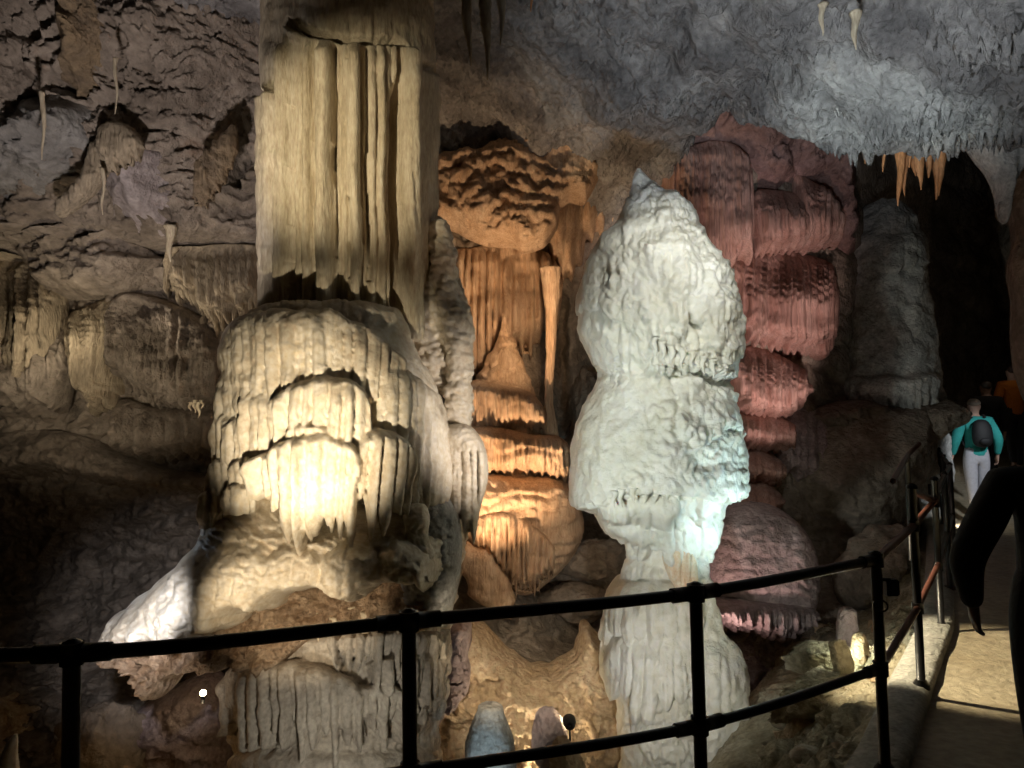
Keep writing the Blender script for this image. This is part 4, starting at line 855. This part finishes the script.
# visible bare lamp below the shelf
lt = thing('wall_lamp', P1(203, 694, 7.0), 'bright bare lamp shining in the dark under the shelf of the great column', 'lamp')
c = P1(203, 693, 7.0)
boulder('lamp_glass', c, (.028, .028, .028), M['bulb'], 1, lt, sub=3, rough=0, cut=0)
tube('socket', [Vector(c) + Vector((0, 0, -.09)), Vector(c) + Vector((0, 0, -.02))], [.016, .022], M['plastic'], lt, seg=12)
point(Vector(c) + Vector((0, -.05, .03)), 4, (1, .75, .45), .03)

# --- great column lights
spot(P1(230, 690, 3.0), P1(318, 408, 5.7), 470, (1, .84, .60), 37, .8, .03)         # main lamp, low in front of the tiers
spot(P1(303, 520, 4.8), P1(315, 360, 5.9), 3, (1, .74, .40), 92, .6, .04)        # lamp standing on the shelf
spot(P1(150, 740, 3.3), P1(292, 600, 5.4), 190, (1, .82, .58), 37, .7, .04)         # shelf front
spot(P1(70, 600, 3.4), P1(140, 615, 5.9), 420, (.95, .94, 1), 30, .9, .04)
spot(P1(70, 60, 3.4), P1(345, 150, 6.0), 255, (1, .84, .58), 44, .8, .04)           # shaft, from the left
spot(P1(540, 440, 4.4), P1(415, 170, 6.0), 22, (1, .64, .36), 44, .9, .06)         # shaft, warm from the right
spot(P1(30, 560, 6.2), P1(200, 560, 6.2), 30, (.75, .85, 1), 60, .8, .05)            # cool rim on the shelf's left
spot(P1(620, 470, 4.6), P1(450, 420, 6.4), 130, (1, .88, .78), 50, .8, .05)           # knobbly column
spot(P1(330, 830, 4.0), P1(345, 690, 6.1), 42, (1, .94, .82), 60, .8, .05)         # pillar and underside
spot(P1(120, 800, 4.6), P1(180, 660, 6.0), 26, (1, .88, .74), 50, .8, .05)
# --- white stalagmite
spot(P1(440, 560, 3.5), P1(655, 430, 6.3), 235, (.93, 1, .93), 50, .7, .08)
spot(P1(840, 600, 5.2), P1(700, 470, 6.5), 80, (.66, .95, 1), 70, .7, .06)
spot(P1(780, 60, 4.0), P1(665, 320, 6.3), 125, (1, .98, .86), 56, .8, .08)
spot(P1(640, 760, 4.2), P1(665, 660, 6.3), 80, (1, .96, .88), 60, .8, .06)
spot(P1(570, 640, 7.2), P1(640, 600, 6.9), 6, (1, .93, .8), 100, .7, .05)
# --- middle alcove
spot(P1(472, 610, 6.9), P1(508, 320, 9.3), 420, (1, .64, .36), 74, .8, .05)
spot(P1(600, 500, 6.6), P1(520, 560, 8.6), 40, (1, .68, .44), 60, .8, .05)
c, d = spot_fixture('floor_lamp', P1(570, 752, 6.2), P1(560, 690, 7.5), 'small round black floodlight on a thin stem facing the clay bank', r=.055, stem=.24)
spot(P1(535, 820, 6.7), P1(530, 660, 7.5), 60, (1, .80, .54), 110, .8, .04)
spot(P1(430, 500, 3.6), P1(525, 685, 7.4), 420, (1, .82, .58), 26, .8, .04)
spot(P1(556, 330, 7.4), P1(498, 310, 9.2), 120, (1, .66, .38), 80, .8, .05)
spot(P1(566, 470, 6.9), P1(520, 560, 8.4), 26, (1, .72, .46), 70, .8, .05)
spot(P1(485, 800, 5.2), P1(490, 735, 6.0), 8, (.7, .9, 1), 60, .8, .04)
# --- red wall
spot(P1(870, 560, 6.2), P1(756, 340, 8.9), 440, (1, .72, .66), 44, .8, .06)
spot(P1(716, 660, 6.9), P1(765, 500, 8.2), 32, (1, .66, .58), 90, .8, .06)
# --- roof and far walls
spot(P1(800, 420, 5.4), P1(885, 110, 6.4), 260, (.83, .97, .97), 40, .9, .06)
spot(P1(760, 440, 3.0), P1(800, 30, 5.6), 520, (.88, .94, 1), 66, .9, .15)
spot(P1(560, 440, 5.0), P1(500, 90, 7.0), 8, (.95, .9, .95), 60, .9, .10)
spot(P1(80, 430, 4.6), P1(150, 100, 7.4), 360, (1, .88, .84), 74, .9, .10)
spot(P1(30, 470, 6.6), P1(80, 330, 8.8), 120, (1, .84, .62), 90, .9, .08)
spot(P1(215, 470, 7.0), P1(190, 310, 8.8), 14, (1, .82, .62), 80, .9, .08)
spot(P1(120, 350, 7.8), P1(218, 285, 8.6), 22, (1, .84, .64), 90, .9, .04)
spot(P1(82, 350, 8.0), P1(22, 310, 8.6), 18, (1, .84, .60), 110, .9, .04)
point(P1(28, 340, 8.5), 1.5, (.9, .95, 1), .1)
spot(P1(960, 430, 8.5), P1(885, 300, 10.3), 3, (.85, .9, .85), 70, .8, .1)
spot(P1(898, 210, 6.6), P1(915, 160, 7.0), 2, (1, .7, .4), 90, .8, .03)
spot(P1(860, 540, 6.5), P1(850, 470, 9), 3, (1, .75, .5), 90, .8, .1)
# --- rubble lamps, walkway lamps and an added spot for the turquoise jacket
point(P1(851, 650, 5.62), 3.5, (.95, 1, .75), .02)
point(P1(868, 632, 5.9), 3.0, (1, .95, .75), .03)
point(P1(197, 412, 8.15), .5, (1, .8, .5), .02)
spot(P1(870, 690, 4.9), P1(845, 660, 5.6), 5, (1, .9, .6), 120, .8, .03)
spot((.9, 5.2, 2.0), (2.85, 4.75, 0), 800, (1, .84, .56), 38, .5, .03)
spot((6.3, 7.4, 2.5), (6.42, 10.2, .9), 260, (.9, .95, 1), 30, .7, .1)  # added beam that brightens the turquoise jacket, no lamp stands there
point((7.5, 11.0, 2.9), 3, (1, .8, .6), .2)
point(P1(4, 752, 5.45), 6.0, (1, .55, .2), .03)
for Y in (12.4, 10.0):
    q = Vector((float(curb_x(Y)) + .10, Y, float(path_z(Y)) + .10)); kl = thing('kerb_lamp', tuple(q - Vector((0, 0, .03))), 'small bright kerb lamp on the walkway, ' + ('farther one beyond the distant posts' if Y > 11 else 'nearer one among the distant posts'), 'lamp')
    box('housing', q - Vector((.03, 0, 0)), (.05, .12, .08), M['plastic'], kl); box('lens', q, (.012, .09, .05), M['bulb'], kl)
    spot(q + Vector((.05, 0, .05)), q + Vector((.35, -.1, -.12)), 3 if Y > 11 else 10, (1, .93, .82), 140, .8, .03)
# ================================================================== PEOPLE ON THE WALKWAY
def skin(name, J, E, mat, parent, root=0, sub=2):
    """one continuous limb or garment grown round its joints: J name->(x,y,z,r or (rx,ry))"""
    names = list(J); me = bpy.data.meshes.new(name)
    me.from_pydata([J[n][:3] for n in names], [(names.index(a), names.index(b)) for a, b in E], [])
    o = bpy.data.objects.new(name, me); COL.objects.link(o); o.parent = parent
    o.modifiers.new('skin', 'SKIN'); 
    if not me.skin_vertices: me.attributes
    bpy.context.view_layer.objects.active = o
    sk = me.skin_vertices[0].data if me.skin_vertices else None
    if sk is None:
        bpy.ops.object.select_all(action='DESELECT'); o.select_set(True); bpy.ops.mesh.customdata_skin_add(); sk = me.skin_vertices[0].data
    for k, n in enumerate(names):
        r = J[n][3]; sk[k].radius = r if isinstance(r, tuple) else (r, r); sk[k].use_root = (k == root)
    m = o.modifiers.new('sub', 'SUBSURF'); m.levels = sub; m.render_levels = sub
    o.modifiers['skin'].use_smooth_shade = True
    me.materials.append(mat); return o
def person(loc, face, label, top, legs, skinc, hat=None, hair=None, pack=None, arms=None, stride=.12, S=1.0, shoes=(.02, .02, .02), top_len=.93, girth=1.0):
    t = thing('person', loc, label, 'person'); t.rotation_euler.z = face; t.scale = (S * girth, S * girth, S)
    mt = plain('cloth', top, .85, bump=.3, bscale=30); ml = plain('cloth', legs, .85, bump=.3, bscale=30); ms = plain('skin', skinc, .6); mo = plain('shoe_leather', shoes, .6)
    J = {'pelvis': (0, 0, .94, (.10, .075)), 'waist': (0, 0, 1.08, (.10, .075)), 'chest': (0, -.01, 1.25, (.145, .10)), 'yoke': (0, -.01, 1.38, (.11, .075)), 'neck': (0, 0, 1.46, .052), 'jaw': (0, .012, 1.525, (.062, .07)), 'skull': (0, .01, 1.605, (.074, .09)), 'crown': (0, 0, 1.665, (.05, .06)), 'nose': (0, .112, 1.575, .012)}
    E = [('pelvis', 'waist'), ('waist', 'chest'), ('chest', 'yoke'), ('yoke', 'neck'), ('neck', 'jaw'), ('jaw', 'skull'), ('skull', 'crown'), ('skull', 'nose')]
    A = arms or {}
    for q, sx in (('l', -1), ('r', 1)):
        el = A.get(q + 'e', (sx * .26, -.03, 1.13)); wr = A.get(q + 'w', (sx * .27, .05, .89))
        J['sh' + q] = (sx * .17, -.01, 1.38, .055); J['el' + q] = (*el, .04); J['wr' + q] = (*wr, (.027, .022))
        d = (Vector(wr) - Vector(el)).normalized(); hp = Vector(wr) + d * .055; J['palm' + q] = (*hp, (.036, .018))
        E += [('yoke', 'sh' + q), ('sh' + q, 'el' + q), ('el' + q, 'wr' + q), ('wr' + q, 'palm' + q)]
        side = Vector((0, 1, 0)); inn = Vector((-sx, 0, 0))
        for f, (off, ln) in enumerate(((-.027, .058), (-.009, .07), (.009, .075), (.027, .066))):
            b = hp + d * .035 + side * off; m_ = b + d * ln * .55; e = m_ + (d * .7 + inn * .5).normalized() * ln * .5
            for nm, p, r_ in (('fa', b, .0088), ('fb', m_, .008), ('fc', e, .0065)): J[f'{nm}{f}{q}'] = (*p, r_)
            E += [('palm' + q, f'fa{f}{q}'), (f'fa{f}{q}', f'fb{f}{q}'), (f'fb{f}{q}', f'fc{f}{q}')]
        b = hp + side * .035 - d * .02; e = b + (side * .5 + d).normalized() * .055
        J['ta' + q] = (*b, .011); J['tb' + q] = (*e, .008); E += [('palm' + q, 'ta' + q), ('ta' + q, 'tb' + q)]
        st = stride * sx
        J['hip' + q] = (sx * .085, 0, .88, .085); J['kn' + q] = (sx * .09, st * .6 + .03, .49, .055); J['an' + q] = (sx * .09, st, .085 + (.05 if st < 0 else 0), .036); J['toe' + q] = (sx * .10, st + .13, .04, (.035, .025))
        J['ear' + q] = (sx * .083, -.005, 1.585, (.012, .016)); E += [('skull', 'ear' + q)]
        E += [('pelvis', 'hip' + q), ('hip' + q, 'kn' + q), ('kn' + q, 'an' + q), ('an' + q, 'toe' + q)]
    skin('body', J, E, ms, t)
    def grow(n, g): x, y, z, r = J[n]; return (x, y, z, (r[0] + g, r[1] + g) if isinstance(r, tuple) else r + g)
    G = {n: grow(n, .028) for n in ('waist', 'chest', 'yoke', 'shl', 'shr', 'ell', 'elr')}; G['waist'] = (0, 0, 1.08, (.15, .115)); J['pelvis'] = (0, 0, .94, (.125, .095)); G['hem'] = (0, 0, top_len - .05, (.15, .12)); G['neck'] = (0, 0, 1.445, .066)
    for q in 'lr':
        w_ = Vector(J['wr' + q][:3]); G['cuff' + q] = (*w_, .038)
    jk = skin('jacket', G, [('hem', 'waist'), ('waist', 'chest'), ('chest', 'yoke'), ('yoke', 'neck')] + [e for q in 'lr' for e in (('yoke', 'sh' + q), ('sh' + q, 'el' + q), ('el' + q, 'cuff' + q))], mt, t)
    J['belt'] = (0, 0, 1.13, (.10, .075))
    T = {n: grow(n, .02) for n in ('pelvis', 'hipl', 'hipr', 'knl', 'knr', 'belt')}
    for q in 'lr': x, y, z, _ = J['an' + q]; T['an' + q] = (x, y, z + .02, .055)
    skin('trousers', T, [('belt', 'pelvis'), ('pelvis', 'hipl'), ('pelvis', 'hipr'), ('hipl', 'knl'), ('hipr', 'knr'), ('knl', 'anl'), ('knr', 'anr')], ml, t)
    for q in 'lr':
        x, y, z, _ = J['an' + q]; tx, ty, tz, _ = J['toe' + q]
        skin('shoe', {'h': (x, y - .05, z - .035, .042), 'm': ((x + tx) / 2, (y + ty) / 2, z - .035, (.045, .04)), 't': (tx, ty + .01, tz, (.042, .03))}, [('h', 'm'), ('m', 't')], mo, t)
        eye = boulder('eye', (0, 0, 0), (.011, .011, .011), plain('eye_white', (.7, .7, .7), .3), 1, sub=2, rough=0, cut=0, loc=(0, 0, 0)); eye.parent = t; eye.location = ((-.03 if q == 'l' else .03), .093, 1.60)
    if hat:
        skin('knit_hat', {'a': (0, .0, 1.595, (.098, .108)), 'b': (0, -.005, 1.65, (.088, .098)), 'c': (0, -.01, 1.70, (.05, .055))}, [('a', 'b'), ('b', 'c')], plain('knit_wool', hat, .9, bump=.5, bscale=50), t)
    if hair:
        skin('hair', {'a': (0, -.035, 1.55, (.075, .06)), 'b': (0, -.02, 1.62, (.09, .085)), 'c': (0, -.012, 1.685, (.06, .065))}, [('a', 'b'), ('b', 'c')], plain('hair', hair, .6), t)
    if pack:
        mp_ = plain('pack_nylon', pack, .7, bump=.2)
        bk = skin('backpack', {'a': (0, -.20, 1.02, (.11, .075)), 'b': (0, -.21, 1.15, (.145, .10)), 'c': (0, -.20, 1.30, (.135, .085)), 'd': (0, -.17, 1.42, (.09, .05))}, [('a', 'b'), ('b', 'c'), ('c', 'd')], mp_, t)
        for sx in (-1, 1):
            skin('strap', {'a': (sx * .08, -.12, 1.43, (.022, .012)), 'b': (sx * .10, -.02, 1.475, (.024, .012)), 'c': (sx * .11, .11, 1.38, (.024, .012)), 'd': (sx * .13, .12, 1.22, (.02, .01)), 'e': (sx * .17, -.05, 1.06, (.016, .009))}, [('a', 'b'), ('b', 'c'), ('c', 'd'), ('d', 'e')], mp_, bk)
        skin('front_pocket', {'a': (0, -.285, 1.06, (.08, .03)), 'b': (0, -.30, 1.17, (.09, .03))}, [('a', 'b')], mp_, bk)
    return t
def on_path(px, Y): p = P1(px, 430, Y); return (p[0], Y, float(path_z(Y)))
person(on_path(975, 10.2), -.15, 'person in turquoise jacket, pale knit hat and black backpack walking away along the path', (.02, .27, .25), (.40, .40, .44), (.5, .32, .24), hat=(.62, .52, .42), pack=(.003, .003, .004), stride=.10, arms={'le': (-.27, -.05, 1.14), 'lw': (-.29, .04, .92), 're': (.27, -.05, 1.14), 'rw': (.29, .05, .92)})
person(on_path(988, 11.5), -.1, 'person in black clothes seen from behind in the dark beyond the turquoise jacket', (.01, .01, .012), (.01, .01, .012), (.35, .22, .17), hair=(.03, .02, .015), stride=.08)
person(on_path(1015, 12.2), -.1, 'person in orange jacket at the right edge climbing ahead in the dark', (.52, .16, .015), (.012, .012, .014), (.35, .22, .17), hair=(.04, .02, .015), stride=.1, S=1.05)
person((2.14, 2.95, 0), -.25, 'person in black standing close on the walkway at the right edge, one arm hanging out', (.006, .006, .008), (.006, .006, .008), (.3, .19, .15), hair=(.02, .015, .01), stride=.03, S=.935, arms={'le': (-.33, -.05, 1.06), 'lw': (-.28, .05, .84)}, top_len=.86, girth=1.12)

# ================================================================== RENDER SETTINGS
w = bpy.data.worlds.new('world'); scn.world = w; w.use_nodes = True
w.node_tree.nodes['Background'].inputs[0].default_value = (.5, .55, .6, 1); w.node_tree.nodes['Background'].inputs[1].default_value = 0.0
scn.view_settings.view_transform = 'Standard'; scn.view_settings.look = 'None'; scn.view_settings.gamma = 1; scn.view_settings.exposure = 0.0
scn.view_settings.use_curve_mapping = False
scn.cycles.max_bounces = 4; scn.cycles.diffuse_bounces = 3
